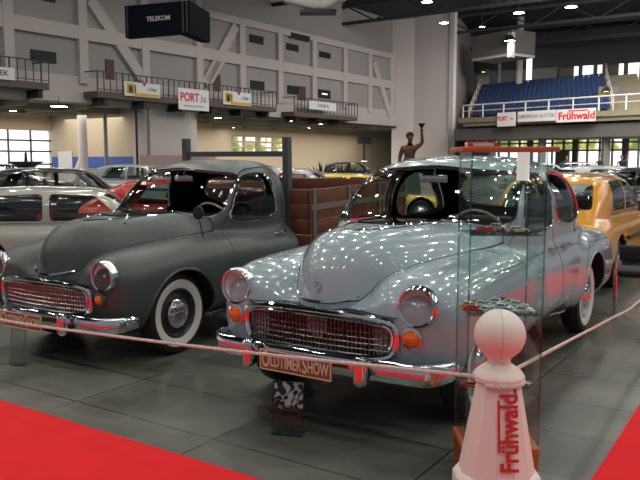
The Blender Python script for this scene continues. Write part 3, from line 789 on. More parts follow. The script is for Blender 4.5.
def banner(pa, pb, label, name='banner', base=(.8, .8, .8), bits=(), group=None):
    a, b = on1(pa[0], pa[1], -1.5), on1(pb[0], pb[1], -1.5)
    wd, ht = abs(b[0]-a[0]), abs(a[1]-b[1]); M = MW @ Matrix.Translation(((a[0]+b[0])/2, -1.5, (a[1]+b[1])/2)) @ Matrix.Rotation(pi/2, 4, 'X')
    mb = MB(); mb.box((0, 0, 0), (wd, ht, .03)); mb2 = mb.build(name, mat('banner_cloth_%d' % int(base[0]*100), base, .6), None, smooth=False); mb2.matrix_world = M
    tag(mb2, label, 'banner', group)
    for kind, args in bits:
        q = MB()
        if kind == 'text':
            t, sz, x, y, m, kx = args; q.text(t, sz*ht, Matrix.Translation((x*wd, y*ht, .02)) @ Matrix.Diagonal((kx, 1, 1, 1)), .006); q.build('lettering', m, mb2, smooth=False)
        else:
            x, y, w_, h_, m = args
            if kind == 'box': q.box((x*wd, y*ht, .022), (w_*wd, h_*ht, .012)); 
            else: q.lathe([(.001, .03), (w_*ht, .03), (w_*ht, .018)], 20, Matrix.Translation((x*wd, y*ht, 0)))
            q.build('printed_mark', m, mb2, smooth=False)
    return mb2
red_i = mat('print_red', (.62, .02, .03), .5); blk_i = mat('print_black', (.03, .03, .05), .5); yel_i = mat('print_yellow', (.70, .42, .02), .5); gry_i = mat('print_grey', (.25, .25, .3), .5)
banner((-24, 64), (15, 80.5), 'white banner with black letters at left edge of the gallery', bits=[('text', ('TELEK', .62, .05, 0, blk_i, 1.1))])
def starbits(): return [('box', (-.33, .02, .22, .72, yel_i)), ('box', (-.33, -.02, .12, .5, blk_i)), ('box', (-.20, .02, .03, .55, blk_i)), ('box', (.12, -.36, .72, .2, yel_i)), ('dot', (.05, .42, .14, 0, red_i)), ('text', ('a Star', .36, .28, .08, blk_i, 1.0))]
banner((124, 81), (160, 98.5), 'yellow and white banner with red dot left of the PORT banner', bits=starbits())
banner((178, 87.5), (209, 111.5), 'large white gallery banner with red PORT lettering', bits=[('text', ('PORT', .55, -.14, .08, red_i, .9)), ('text', ('.hu', .5, .30, .06, gry_i, .7)), ('text', ('www.port.hu', .16, 0, -.30, gry_i, 1.6))])
banner((223, 90.5), (251, 106.5), 'smaller yellow and white banner right of the PORT banner', bits=starbits())
banner((309, 100.5), (336, 111.5), 'narrow white banner with dark letters on the short balcony', bits=[('text', ('TURIZMUS', .55, 0, 0, gry_i, .95))])
# dark green lit board high on the wall
a, b_ = on1(288, 32.5), on1(307, 42); mb = MB(); wbox(mb, a[0], b_[0], -.3, -.05, b_[1], a[1])
tag(mb.build('sign_board', mat('sign_green', (.015, .03, .025), .4), None, smooth=False), 'dark green oblong board high on the left wall', 'sign')

# hanging box (rolled-down screen housing) with the operator's name
sc_ = U(125, 20, 40); e1 = U(190, 22, 38.6); e2 = U(210, 26, 41.8)
box_m = mat('hall_box_navy', (.006, .009, .014), .9, spec=.1)
zt_, zl_ = U(150, 4.0, 39.5).z, U(150, 36, 39.5).z
o = empty('hanging_display_box', (sc_+e1)/2, label='big dark navy box with white lettering hung on the left wall', cat='display'); o.location.z = zl_
mb = MB(); P4 = [(sc_.x, sc_.y), (e1.x, e1.y), (e2.x, e2.y), (e2.x-.5, e2.y), (e1.x-.6, e1.y+.6), (sc_.x+.1, sc_.y+.6)]
mb.prism([(p[0]-o.location.x, p[1]-o.location.y) for p in P4], 0, zt_-zl_, 'z'); mb.build('housing', box_m, o, smooth=False)
dx = (e1-sc_); dx.z = 0; M = frame(tuple(Vector(((sc_.x+e1.x)/2-o.location.x, (sc_.y+e1.y)/2-o.location.y, (zt_-zl_)*.52))-dx.cross(Vector((0, 0, 1))).normalized()*-.03), dx, (0, 0, 1))
mb = MB(); mb.text('TELEKOM', .33, M @ Matrix.Translation((.1, 0, .0)), .01); mb.build('lettering', mat('print_white', (.6, .6, .62), .5), o, smooth=False)
mb = MB()
for fx in (-.46, .40, .46): mb.box((dx.length*fx, 0, 0), (.07, (zt_-zl_)*.96, .05), M)
mb.build('edge_strip', mat('strip_grey_dark', (.05, .055, .06), .5), o, smooth=False)

# side hall behind: far wall with bright windows, cross wall with blue band
OFF = 9.8
Bm = Matrix.Translation(N1*OFF) @ MW
def bbox(mb, x0, x1, y0, y1, z0, z1): return mb.box(((x0+x1)/2, (y0+y1)/2, (z0+z1)/2), (abs(x1-x0), abs(y1-y0), abs(z1-z0)), Bm)
def on2(px, py): return on1(px, py, OFF)
xc = on2(52, 150)[0]
mb = MB(); bbox(mb, xc, on2(232, 140)[0], 0, .3, 0, 7); bbox(mb, on2(287, 140)[0], xe+30, 0, .3, 0, 7); zw0, zw1 = on2(260, 153)[1], on2(260, 136.5)[1]
bbox(mb, on2(232, 140)[0], on2(287, 140)[0], 0, .3, 0, zw0); bbox(mb, on2(232, 140)[0], on2(287, 140)[0], 0, .3, zw1, 7); bbox(mb, -60, xc, 0, .3, on2(25, 130)[1], 7); bbox(mb, -60, xc, 0, .3, 0, .6)
struct(mb, 'wall_side_hall', beige)
mb = MB(); mb.box((xc+.15, -OFF/2, 3.3), (.3, OFF, 6.6), Bm); struct(mb, 'wall_cross', beige)
zb_a = on2(54, 155)[1]
mb = MB(); mb.box((xc-.03, -OFF/2, zb_a-.5), (.06, OFF, .75), Bm); struct(mb, 'trim_%d' % k, bluew); k += 1
mb = MB(); mb.box((xc-.04, -OFF/2, (zb_a-.9)/2), (.05, OFF, zb_a-.9), Bm); struct(mb, 'trim_%d' % k, mat('wall_base_grey', (.22, .22, .22), .8)); k += 1
mb = MB(); mb.box((xc-.08, -OFF*.16, 1.05), (.06, 1.5, 2.1), Bm); struct(mb, 'door_4', mat('white_door', (.62, .62, .6), .6))
# window wall at far left
mb = MB(); bbox(mb, -60, xc, .35, .45, .5, on2(25, 129)[1]); o = struct(mb, 'window_20', sky_white)
mb = MB()
for px in np.arange(-60, 52, 22.5): x = on2(px+2.5, 150)[0]; bbox(mb, x-.04, x+.04, .1, .25, .5, on2(25, 129)[1])
z = on2(25, 129)[1]
for i, dz in enumerate((.0, .75, 1.5, 2.4, 3.2)): bbox(mb, -60, xc, .1, .22, z-dz-.08, z-dz+.04)
mb.build('window_frame', railm, o, smooth=False)
mb = MB(); bbox(mb, on2(232, 140)[0], on2(287, 140)[0], .32, .4, zw0, zw1); o = struct(mb, 'window_21', sky_green)
mb = MB()
for px in (232, 245, 258, 260, 274, 287): x = on2(px, 145)[0]; bbox(mb, x-.09, x+.09, .0, .3, zw0, zw1)
for t in (0, .33, .66, 1): zz = zw0+(zw1-zw0)*t; bbox(mb, on2(232, 140)[0], on2(287, 140)[0], .0, .3, zz-.09, zz+.07)
mb.build('window_frame', beige, o, smooth=False)
# ducts and pipes on the cross wall, side hall ceiling and its downlights
for px, w_, lab, m in ((83, .30, 'thick pale duct pipe standing against the beige wall', plaster), (106, .12, 'thin grey pipe standing against the beige wall', mat('pipe_grey', (.2, .2, .19), .6)), (137, .08, 'thin dark pipe at the right edge of the beige wall', darkm)):
    p = U(px, 150, 47 if px < 100 else 46.5); mb = MB(); mb.tube([(0, 0, 0), (0, 0, zb-.1)], w_, 12)
    if w_ > .2: mb.tube([(0, 0, 1.6), (-.3, 0, .9), (-.5, 0, .2)], w_*.9, 12)
    o = mb.build('duct_pipe', m, None); o.location = (p.x, p.y, 0); tag(o, lab, 'pipe')
mb = MB(); wbox(mb, -60, xe+30, .5, OFF, zb+.15, zb+.4); struct(mb, 'ceiling_side_hall', mat('side_ceiling', (.36, .31, .25), .85, noise=.4, nscale=.6))
mb = MB()
for x in np.arange(-14, xe+4, 4.2): wbox(mb, x, x+.3, .3, OFF, zb-.25, zb+.15)
for y in (2.5, 6.5): wbox(mb, -30, xe, y, y+.3, zb-.3, zb+.1)
struct(mb, 'trim_%d' % k, mat('side_beams', (.24, .23, .18), .8)); k += 1
# low cable tray line along the bottom of the wall
mb = MB(); wbox(mb, on1(197, 120)[0], on1(405, 120)[0], -.5, -.2, zb-.15, zb+.02); struct(mb, 'trim_%d' % k, darkm); k += 1

# ------------------------------------------------------------------ far wall, tower, ceiling
Pe = W0+D1*xe; T0 = U(453, 100, 69); T1 = U(392, 100, Pe.y)
def vwall(name, p, q_, z0, z1, th, m):
    p = Vector((p.x, p.y, 0)); q_ = Vector((q_.x, q_.y, 0)); d = (q_-p); l = d.length; mb = MB()
    mb.box((l/2, th/2, (z0+z1)/2), (l, th, z1-z0)); mb.v = [tuple(frame(p, d, (0, 0, 1)) @ Matrix.Rotation(-pi/2, 4, 'X') @ Vector(v)) for v in mb.v] if False else [tuple(p+d.normalized()*v[0]+Vector((-d.y, d.x, 0)).normalized()*v[1]+Vector((0, 0, v[2]))) for v in mb.v]
    return struct(mb, name, m)
Tm = U(414, 100, 72.5)
white_w = mat('white_render', (.74, .68, .67), .85, noise=.05, nscale=.3)
vwall('wall_far', T1, Tm, 0, ZC, .4, white_w); vwall('wall_tower', Tm, T0, 0, ZC, .4, white_w)
T2 = U(473, 100, 84); vwall('wall_tower_side', T0, T2, 0, ZC, .4, mat('grey_render', (.42, .39, .38), .85, noise=.05, nscale=.3))
T3 = U(760, 100, 70)
vwall('wall_back', T2, T3, 0, 9.0, .4, mat('back_wall_grey', (.20, .19, .185), .85, noise=.2, nscale=.4))
vwall('wall_back_upper', T2+Vector((0, 0, 0)), T3, 11.2, ZC, .4, mat('back_wall_dark', (.06, .06, .06), .85))
vwall('wall_back_mid', T2, U(566, 100, 79.6), 9.0, 11.2, .4, mat('back_wall_mid', (.22, .21, .215), .85))
pa, pb = U(566, 72, 79.6), T3; d_ = (pb-pa); d_.z = 0
o = vwall('window_30', Vector((pa.x, pa.y+.5, 0)), Vector((pb.x, pb.y+.5, 0)), 8.9, 11.3, .1, sky_white)
mb = MB()
for t in np.linspace(0, 1, 13): p = pa+d_*t; mb.box((p.x, p.y, 10.1), (.35 if int(t*12) % 3 else 1.6, .3, 2.4))
mb.build('window_frame', mat('mullion_brown', (.12, .09, .08), .7), o, smooth=False)
mb = MB(); mb.box((10, 45, ZC+.15), (150, 110, .3)); struct(mb, 'ceiling', darkc)
# roof trusses running across and along
tr = mat('truss_steel', (.05, .05, .052), .6, .2)
for i, (Y0, yaw_) in enumerate([(y, -A1) for y in (22, 34, 46, 58, 70, 82)]):
    mb = MB(); Lh = 34; M = Matrix.Translation((14, Y0, 0)) @ Matrix.Rotation(-A1, 4, 'Z')
    mb.box((0, 0, ZC-.25), (Lh*2, .3, .25), M); mb.box((0, 0, ZC-1.7), (Lh*2, .3, .25), M)
    nseg = 24
    for j in range(nseg):
        xa0 = -Lh+2*Lh*j/nseg; xb0 = xa0+2*Lh/nseg; za, zb_ = (ZC-.25, ZC-1.7) if j % 2 else (ZC-1.7, ZC-.25)
        mb.tube([(xa0, 0, za), (xb0, 0, zb_)], .07, 5, M=M)
    struct(mb, 'ceiling_truss_beam', tr)
# curved beige air duct hanging at the top
mb = MB(); pts = [U(296+8*i, 3+.9*i+(2 if i == 3 else 0), 50) for i in range(4)]+[U(330, 3, 49), U(342, -6, 48), U(352, -16, 47)]
o = empty('air_duct', U(300, 0, 50), label='curved beige air duct under the dark roof', cat='duct')
mb.tube([p-o.location for p in [U(285, -3, 50), U(300, 1, 50), U(315, 5, 50), U(328, 4, 49.5), U(342, -4, 48.5), U(356, -14, 47.5)]], .38, 12); mb.build('pipe', plaster, o)
mb = MB(); p_ = U(318, 3, 50)-o.location; mb.box((p_.x, p_.y, p_.z-.6), (2.4, 1.2, .2)); mb.build('hanger', darkm, o)

# ------------------------------------------------------------------ lamps
lampglow = mat('lamp_glow', (0, 0, 0), emit=(1, .97, .92), es=32)
warm_glow = mat('lamp_glow_warm', (0, 0, 0), emit=(1, .85, .6), es=12)
def lamp(p, r, glow, label, group):
    o = empty('flood_lamp', p, label=label, cat='lamp', group=group)
    if 'ceiling' in label or 'grid' in label:
        mb = MB(); mb.lathe([(.001, .06), (r*1.12, .06), (r*1.12, -.01), (r, .0)], 16); mb.build('housing', darkm, o); mb = MB(); mb.lathe([(.001, .0), (r, .0)], 12); mb.build('lens', glow, o); top = ZC if p.z > 8 else zb+.16; mb = MB(); mb.tube([(0, 0, .05), (0, 0, top-p.z)], .02, 5); mb.build('hanger', darkm, o); return o
    mb = MB(); mb.lathe([(r*.4, r*1.1), (r*.6, r*.9), (r*1.12, 0), (r*1.1, -.02), (r*.98, .02)], 16); mb.tube([(0, 0, r*1.1), (0, 0, r*1.1+.6)], .03, 6); mb.build('housing', darkm, o)
    mb = MB(); mb.lathe([(.001, .0), (r*.7, .0), (r, .03)], 16); mb.build('lens', glow, o)
    return o
for px, py, r in ((427, 2, .42), (519, 13, .42), (571, 7, .46), (444, 23, .34), (482, 27, .2), (498, -14, .42)):
    Y = 1.0
    rr_ = ray(px, py); t = (12.6-CAM_H)/rr_.z; p = Vector((0, 0, CAM_H))+rr_*t
    lamp(p, r*p.y/60, lampglow, 'round white roof flood lamp seen against the dark ceiling', 'flood lamps under the hall roof')
glow2 = mat('lamp_glow_grid', (0, 0, 0), emit=(1, .96, .90), es=GRID_ES)
for ix in range(-5, 7):
    for iy in range(-2, 10):
        p = Vector((1.5, 4, 0))+Matrix.Rotation(-YAW, 3, 'Z') @ Vector((ix*5.2+rnd.uniform(-.6, .6), iy*5.0+rnd.uniform(-.6, .6), 0)); p.z = 12.9+rnd.uniform(-.2, .3)
        if (p.y < 3 or (p.z-1.6)/p.y > .24) and p.y > -9 and (p-W0-N1*-1.5).dot(N1) < 0: lamp(p, .27, glow2, 'round white flood lamp of the grid over the cars mirrored in their paint', 'flood lamps above the car display')
for px, py, r in ((59, 106.5, .55), (13, 111, .28), (218, 118, .34), (233, 127.5, .26), (291, 121, .2), (309, 128, .26), (321, 124, .24), (352, 127, .12)):
    q_ = zb-.36; rr_ = ray(px, py); t = (q_-CAM_H)/rr_.z; p = Vector((0, 0, CAM_H))+rr_*t
    lamp(p, r*.8, lampglow if px < 400 else warm_glow, 'small white lamp under the side hall ceiling', 'lamps under the side hall ceiling')

# ------------------------------------------------------------------ grandstand
F1 = U(463, 118, 65); F2 = U(655, 105, 52.2); zf = F1.z; F1 = Vector((F1.x, F1.y, 0)); F2 = Vector((F2.x, F2.y, 0))
df = (F2-F1); LF = df.length; df.normalize(); nf = Vector((.30, .954, 0)).normalized()
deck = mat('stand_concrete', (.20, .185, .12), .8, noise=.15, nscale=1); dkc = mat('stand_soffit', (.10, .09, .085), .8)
def sheared(mb, a0, a1, d0, d1, z0, z1):
    c = [F1+df*a+nf*d for a, d in ((a0, d0), (a1, d0), (a1, d1), (a0, d1))]
    return mb.prism([(p.x, p.y) for p in c], z0, z1, 'z')
mb = MB(); sheared(mb, 0, LF, 0, 1.8, zf-.75, zf-.1)
NR = 11
for r_ in range(NR): sheared(mb, 0, LF, 1.8+r_*1.0, 1.8+(r_+1)*1.0, zf-.9+r_*.35, zf-.1+r_*.35)
sheared(mb, 0, LF, 1.8+NR, 2.2+NR+6, zf-.9+NR*.35, zf-.1+NR*.35)
tag(mb.build('grandstand', deck, None, smooth=False), 'stepped concrete grandstand above the row of garden windows', 'grandstand')
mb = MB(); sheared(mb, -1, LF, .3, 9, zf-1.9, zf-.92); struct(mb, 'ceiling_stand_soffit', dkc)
mb = MB(); sheared(mb, -.5, LF, -.15, .3, zf-.42, zf-.02); struct(mb, 'trim_%d' % k, mat('stand_edge', (.22, .19, .14), .8)); k += 1
# railing
o = empty('stand_railing', F1+Vector((0, 0, zf)), label='pale metal railing along the front of the grandstand', cat='railing'); o_l = o.location.copy()
rm = mat('pale_rail', (.52, .5, .48), .5)
mb = MB()
for h_ in (1.05, .55): mb.tube([F1+Vector((0, 0, zf+h_))-o_l, F2+Vector((0, 0, zf+h_))-o_l], .075 if h_ > 1 else .04, 6)
mb.build('handrail', rm, o); mb = MB()
for i in range(9): p = F1+df*(LF*i/8)+Vector((0, 0, zf))-o_l; mb = MB(); mb.tube([p, p+Vector((0, 0, 1.05))], .07, 6); mb.build('rail_post', rm, o)
# stair rail on the right of the seats and on the left
for a_, lab in ((LF*.825, 'sloping pale stair railing to the right of the blue seats'), (.4, 'sloping stair railing at the left end of the blue seats')):
    mb = MB()
    for h_ in (.5, 1.0): mb.tube([F1+df*a_+nf*1.8+Vector((0, 0, zf+h_)), F1+df*a_+nf*(1.8+NR)+Vector((0, 0, zf+h_+NR*.35))], .05, 6)
    for r_ in range(0, NR+1, 2): p = F1+df*a_+nf*(1.8+r_)+Vector((0, 0, zf+r_*.35-.1)); mb.tube([p, p+Vector((0, 0, 1.1))], .05, 6)
    q0 = F1+df*a_+nf*1.8; mb.v = [tuple(Vector(v)-Vector((q0.x, q0.y, zf))) for v in mb.v]; o = mb.build('stair_railing', rm, None); o.location = (q0.x, q0.y, zf); tag(o, lab, 'railing')
# seats
seat_m = mat('seat_blue', (.014, .040, .115), .5); mb = MB()
mb.box((0, 0, .40), (.50, .44, .06), bev=.02); mb.box((0, .22, .64), (.50, .06, .48), Matrix.Translation((0, .05, 0)), bev=.025); mb.box((0, .1, .2), (.08, .08, .36))
st = mb.build('stadium_seat', seat_m, None); tag(st, 'blue plastic stadium seat fixed in the rows of the grandstand', 'seat', 'blue seats of the grandstand')
n_seat = 0; ang = math.atan2(df.y, df.x); first = True
for r_ in range(NR-1):
    a0 = .8; a1 = LF*.79; n_ = 27
    for i in range(n_):
        p = F1+df*(a0+(a1-a0)*i/(n_-1))+nf*(1.8+r_+.5)
        s_ = st if first else st.copy()
        if not first: COL.objects.link(s_)
        first = False; s_.location = (p.x, p.y, zf-.1+r_*.35); s_.rotation_euler = (0, 0, ang)
        s_.scale = (.90, 1, 1)
# upper VIP box and posts
def cbox(mb, pa, pb, depth, z0, z1):
    d = Vector((pb.x-pa.x, pb.y-pa.y, 0)); n = Vector((-d.y, d.x, 0)).normalized(); P = [(pa.x, pa.y), (pb.x, pb.y), (pb.x+n.x*depth, pb.y+n.y*depth), (pa.x+n.x*depth, pa.y+n.y*depth)]
    return mb.prism(P, z0, z1, 'z')
pa, pb = U(472, 50, 70), U(512, 50, 66)
mb = MB(); cbox(mb, pa, pb, 3, U(490, 56, 68).z, U(490, 33, 68).z); struct(mb, 'wall_gallery_box', mat('gallery_box', (.13, .125, .12), .8))
mb = MB(); cbox(mb, pa, pb, 3, U(490, 58.5, 68).z, U(490, 55, 68).z); struct(mb, 'trim_%d' % k, pale); k += 1
mb = MB(); cbox(mb, U(507.5, 40, 65.8), U(512, 40, 65.4), .4, U(509, 58, 66).z, U(509, 33, 66).z); struct(mb, 'trim_%d' % k, plaster); k += 1
p = U(519, 80, 72); mb = MB(); mb.tube([(p.x, p.y, zf+2), (p.x, p.y, ZC)], .32, 10); struct(mb, 'pillar_upper', pale); 
p = U(510, 41, 65); lamp(p, .45, lampglow, 'white lamp on the corner of the upper gallery box', None)
p = U(483, 73, 76); mb = MB(); mb.box((0, 0, 0), (1.3, .2, 2.8)); o = struct(mb, 'door_5', black); o.location = (p.x, p.y, U(483, 83, 76).z)
p = U(483.5, 72, 75); lamp(p, .22, mat('exit_glow', (0, 0, 0), emit=(1, .8, .2), es=5), 'small yellow exit lamp above the dark door', None)
p = U(529, 74, 78); mb = MB(); mb.box((0, 0, 0), (.55, .1, 3.4)); o = struct(mb, 'window_31', sky_white); o.location = p
p = U(499, 78, 77); mb = MB(); mb.box((0, 0, 0), (.3, .2, 6)); o = struct(mb, 'pillar_2', plaster); o.location = p
p = U(608, 90, 60); mb = MB(); mb.box((0, 0, -.5), (1.6, .3, 1.5)); o = struct(mb, 'wall_stair_head', mat('stair_head', (.13, .13, .14), .8)); o.location = (p.x, p.y, p.z)
p = U(606, 91.5, 59.5); lamp(p, .3, mat('exit_glow'), 'small yellow green lamp over the stand stairway', None)
# stand banners
def sbanner(pxa, pxb, pyt, pyb, label, bits):
    rr_ = ray((pxa+pxb)/2, (pyt+pyb)/2); n_ = Vector((df.y, -df.x, 0)); p0 = F1+n_*.35
    def onf(px, py): r = ray(px, py); o = Vector((0, 0, CAM_H)); return o+r*((p0-o).dot(n_)/r.dot(n_))
    a, b = onf(pxa, pyt+(pxb-pxa)*.02), onf(pxb, pyb); ca = (a+b)/2; wd = Vector((b.x-a.x, b.y-a.y, 0)).length; ht = abs(a.z-b.z)
    M = frame(ca, df, (0, 0, 1)); mb = MB(); mb.box((0, 0, 0), (wd, ht, .03)); o = mb.build('banner', mat('banner_white', (.72, .68, .66), .6), None, smooth=False); o.matrix_world = M; tag(o, label, 'banner')
    for (t, sz, x, y, m, kx) in bits:
        q = MB(); q.text(t, sz*ht, Matrix.Translation((x*wd, y*ht, .02)) @ Matrix.Diagonal((kx, 1, 1, 1)), .008); q.build('lettering', m, o, smooth=False)
    return o, wd, ht
sbanner(497.5, 515.5, 112.5, 126, 'small white stand banner with red PORT and grey letters', [('PORT', .42, -.2, .06, red_i, .8), ('.hu', .36, .28, .06, gry_i, .7)])
sbanner(518, 555.5, 111, 120.5, 'long white stand banner with grey car club lettering', [('AMERIKAI AUTÓK', .5, 0, 0, gry_i, 1.0)])
o, wd, ht = sbanner(556.5, 595.5, 109, 121, 'white stand banner with big red Frühwald lettering', [('Frühwald', .8, .02, -.05, red_i, 1.05)])
mb = MB(); mb.box((.06*wd, .36*ht, .02), (.5*wd, .09*ht, .02)); mb.build('printed_line', red_i, o, smooth=False)

# garden windows beneath the stand
g1 = U(488, 150, 70); g2 = U(680, 150, 57.5); gd = Vector((g2.x-g1.x, g2.y-g1.y, 0)); gl = gd.length; gd.normalize(); gn = Vector((-gd.y, gd.x, 0))
def gw(t, d=0, z=0): return g1*0+Vector((g1.x, g1.y, 0))+gd*(t*gl)+gn*d+Vector((0, 0, z))
zt1, zt0 = U(560, 134, 64).z, .5
def gbox(mb, t0, t1, d0, d1, z0, z1):
    P = [gw(t0, d0), gw(t1, d0), gw(t1, d1), gw(t0, d1)]; return mb.prism([(p.x, p.y) for p in P], z0, z1, 'z')
mb = MB(); gbox(mb, 0, 1, .5, .6, zt0, zt1); o = struct(mb, 'window_22', sky_green)
mb = MB(); gbox(mb, 0, 1, .35, .42, .4, U(560, 150, 64).z); mb.build('white_pane', sky_white, o, smooth=False)
mb = MB()
for i in range(17): t = i/16; w_ = .014 if i % 4 == 0 else .0025; gbox(mb, t-w_, t+w_, .0, .3, 0, zt1+.2)
for zz in (zt1, zt1-.75, U(560, 150.5, 64).z, .5): gbox(mb, 0, 1, .05, .25, zz-.07, zz+.07)
gbox(mb, .40, .47, -.1, .2, 0, U(560, 151, 64).z)
mb.build('window_frame', mat('garden_frame', (.12, .10, .09), .7), o, smooth=False)
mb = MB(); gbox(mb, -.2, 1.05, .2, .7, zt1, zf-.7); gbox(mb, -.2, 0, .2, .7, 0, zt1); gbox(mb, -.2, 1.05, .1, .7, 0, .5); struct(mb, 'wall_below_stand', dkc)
for i, px in enumerate((498, 553.5, 616)):
    p = U(px, 150, 62); p = Vector((F1.x+df.x*LF*(px-463)/192, F1.y+df.y*LF*(px-463)/192, 0))+nf*1.2; p = p if True else p; mb = MB(); mb.box((0, 0, (zf-.8)/2), (.5, .5, zf-.8)); o = struct(mb, 'column_%d' % (i+1), mat('column_grey', (.17, .16, .15), .8)); o.location = (p.x, p.y, 0)
# ------------------------------------------------------------------ red carpet, rope, bollards
A_, B_, C_, D_ = Gd(0, 401), Gd(258, 480), Gd(640, 405), Gd(592, 480)
v1 = (B_-A_).normalized(); v2 = (C_-D_).normalized()
def inter(p, d, q_, e):
    m = d.x*e.y-d.y*e.x; t = ((q_.x-p.x)*e.y-(q_.y-p.y)*e.x)/m; return p+d*t
corner = inter(A_, v1, C_, v2); far_l = A_-v1*7; far_r = C_+v2*8; o1 = Vector((v1.y, -v1.x, 0)); o2 = Vector((v2.y, -v2.x, 0))
c2 = inter(corner+o1*3.2, v1, corner+o2*2.6, v2)
mb = MB(); mb.prism([(p.x, p.y) for p in (far_l, far_l+o1*3.2, c2, far_r+o2*2.6, far_r, corner)], .001, .009, 'z')
tag(mb.build('carpet', mat('red_carpet', (.80, .008, .014), .95, noise=.12, nscale=3, bump=.1), None, smooth=False), 'bright red carpet walkway laid on the tiles around the roped display', 'carpet')

bw = mat('bollard_plastic', (.88, .80, .72), .45)
bp = Vector(((503.5-320)/FPX*3.15, 3.15, 0))
def make_bollard(loc, label):
    o = empty('rope_bollard', loc, label=label, cat='bollard')
    zs = lambda y: CAM_H-(y-158.6)*3.15/FPX
    mb = MB(); pr = [(.205, .0), (.205, .03), (.195, .05), (.192, .20), (.184, .212), (.176, .218), (.166, .222), (.095, .62), (.094, zs(386))]
    mb.lathe(pr, 12, Matrix.Rotation(pi/12, 4, 'Z')); mb.lathe([(.205, 0), (.001, 0)], 12); mb.build('body', bw, o, smooth=True, angle=20)
    z_ = zs(386); mb = MB(); mb.lathe([(.001, z_-.002), (.094, z_-.002), (.112, z_+.012), (.112, z_+.03), (.10, z_+.05), (.075, z_+.068), (.052, z_+.082), (.048, z_+.10), (.06, z_+.115)], 12, Matrix.Rotation(pi/12, 4, 'Z')); mb.build('collar', bw, o, angle=25)
    mb = MB(); rs = .111; mb.ball((0, 0, zs(311)-rs), rs, 40); mb.tube([(rs*1.003*sin(a), -.0, zs(311)-rs+rs*1.003*cos(a)) for a in np.linspace(.0, 2.6, 3)], .0005, 4)
    s_ = mb.build('ball_top', bw, o)
    mb = MB(); mb.tube([(rs*sin(-.12)*sin(a), -rs*cos(.12)*sin(a), zs(311)-rs+rs*cos(a)) for a in np.linspace(0, pi*.92, 30)], .0014, 6); mb.build('mould_seam', mat('seam_tone', (.6, .46, .39), .6), s_)
    return o, zs
bol, zs = make_bollard(bp, 'cream plastic ball-topped rope bollard with red upright lettering')
# lettering runs up the front face, slightly right of the middle
tilt = math.atan((.166-.095)/(.62-.222)); th = R(6)
base = Vector((.012, 0, 0)); up = Vector((0, sin(tilt), cos(tilt))); zc = zs(430)
rad = .166-(zc-.222)*tan(tilt)
rot = Matrix.Rotation(0, 3, 'Z')
M = frame((.022, -(rad*cos(pi/12))-.009, zc), up, (-1, 0, 0))
mb = MB(); mb.text('Frühwald', .106, M @ Matrix.Translation((.0, 0, 0)) @ Matrix.Diagonal((.84, 1, 1, 1)), .0015); mb.box((.03, .047, 0), (.22, .010, .003), M)
mb.build('lettering', mat('bollard_red', (.62, .03, .03), .5), bol, smooth=False)
M = frame((.028, -(rad*cos(pi/12))+.045, zs(384)-.01), (1, 0, 0), (0, 0, 1))
mb = MB(); mb.box((0, 0, -.022), (.045, .03, .012), frame((.035, -.100, zs(391)), (1, 0, 0), (0, 0, 1)))
mb.build('rope_clip', mat('clip_grey', (.25, .22, .2), .5), bol, smooth=False)
lat = Vector((-.842, .54, 0)); lon = Vector((.54, .842, 0))
make_bollard(bp+lat*7.4, 'cream ball-topped bollard at the far left end of the rope'); make_bollard(bp+lon*7.6, 'cream ball-topped bollard at the far right end of the rope')
rope_m = mat('rope_white', (.72, .60, .55), .7)
def rope(d, pts, label, wrap=False):
    P = prof(pts); Lm = pts[-1][0]; n = 400; st_ = MB(); path = []
    cps = [bp+d*l+Vector((0, 0, float(P(np.array([l]))[0]))) for l in np.linspace(pts[0][0], Lm, n)]
    if wrap: cps = [bp+Vector((.108*cos(a), .108*sin(a), .628)) for a in np.linspace(R(20), R(-130), 26)]+cps; n = len(cps)
    sd = Vector((-d.y, d.x, 0))
    for kx in range(3):
        ph = kx*2*pi/3
        st_.tube([c+sd*(.0042*cos(i*1.0+ph))+Vector((0, 0, .0042*sin(i*1.0+ph))) for i, c in enumerate(cps)], .0062, 5)
    c0 = cps[0]; st_.v = [tuple(Vector(v)-c0) for v in st_.v]; o = st_.build('barrier_rope', rope_m, None); o.location = c0; return tag(o, label, 'rope')
rope(lat, [(.10, .628), (1.29, .556), (2.5, .50), (3.54, .468), (5.2, .48), (7.3, .63)], 'twisted white rope running left from the bollard across both cars', True)
rope(lon, [(.10, .628), (1.2, .548), (2.3, .466), (3.35, .40), (5.2, .42), (7.5, .63)], 'twisted white rope running away to the right from the bollard')

# ------------------------------------------------------------------ the two roped cars
blue = mat('sky_blue_paint', (.36, .46, .50), .22, coat=1)
grey = mat('slate_green_paint', (.062, .077, .071), .33, noise=.10, nscale=3)
S = assemble(old_car('saloon'), 'vintage_saloon_car', blue, blue, 'pale blue 1950s saloon car with chrome grille parked behind the glass case', 'car')
place(S, -.085, 4.165, YAW)
Pk = assemble(old_car('pickup'), 'vintage_pickup_truck', grey, mat('dark_rim_paint', (.03, .035, .035), .3, coat=.5), 'dark grey green vintage pickup with wooden load bed and whitewall tyres', 'pickup truck'); add_bed(Pk, grey)
mb = MB(); mb.tube([(.70, 1.22, .97), (.69, 1.20, 1.10), (.67, 1.2, 1.15)], .006, 6); mb.lathe([(.001, .012), (.05, .008), (.058, 0), (.055, -.012), (.001, -.025)], 24, Matrix.Translation((.67, 1.2, 1.18)) @ Matrix.Rotation(R(82), 4, 'X')); mb.build('side_mirror', black, Pk)
for c in Pk.children:
    if not c.name.startswith('wheel') or c.name.startswith('wheel_'):
        c.matrix_local = Matrix.Translation((0, 3.3, 0)) @ Matrix.Rotation(.021, 4, 'X') @ Matrix.Translation((0, -3.3, -.004))
place(Pk, -2.23, 5.643, .551)
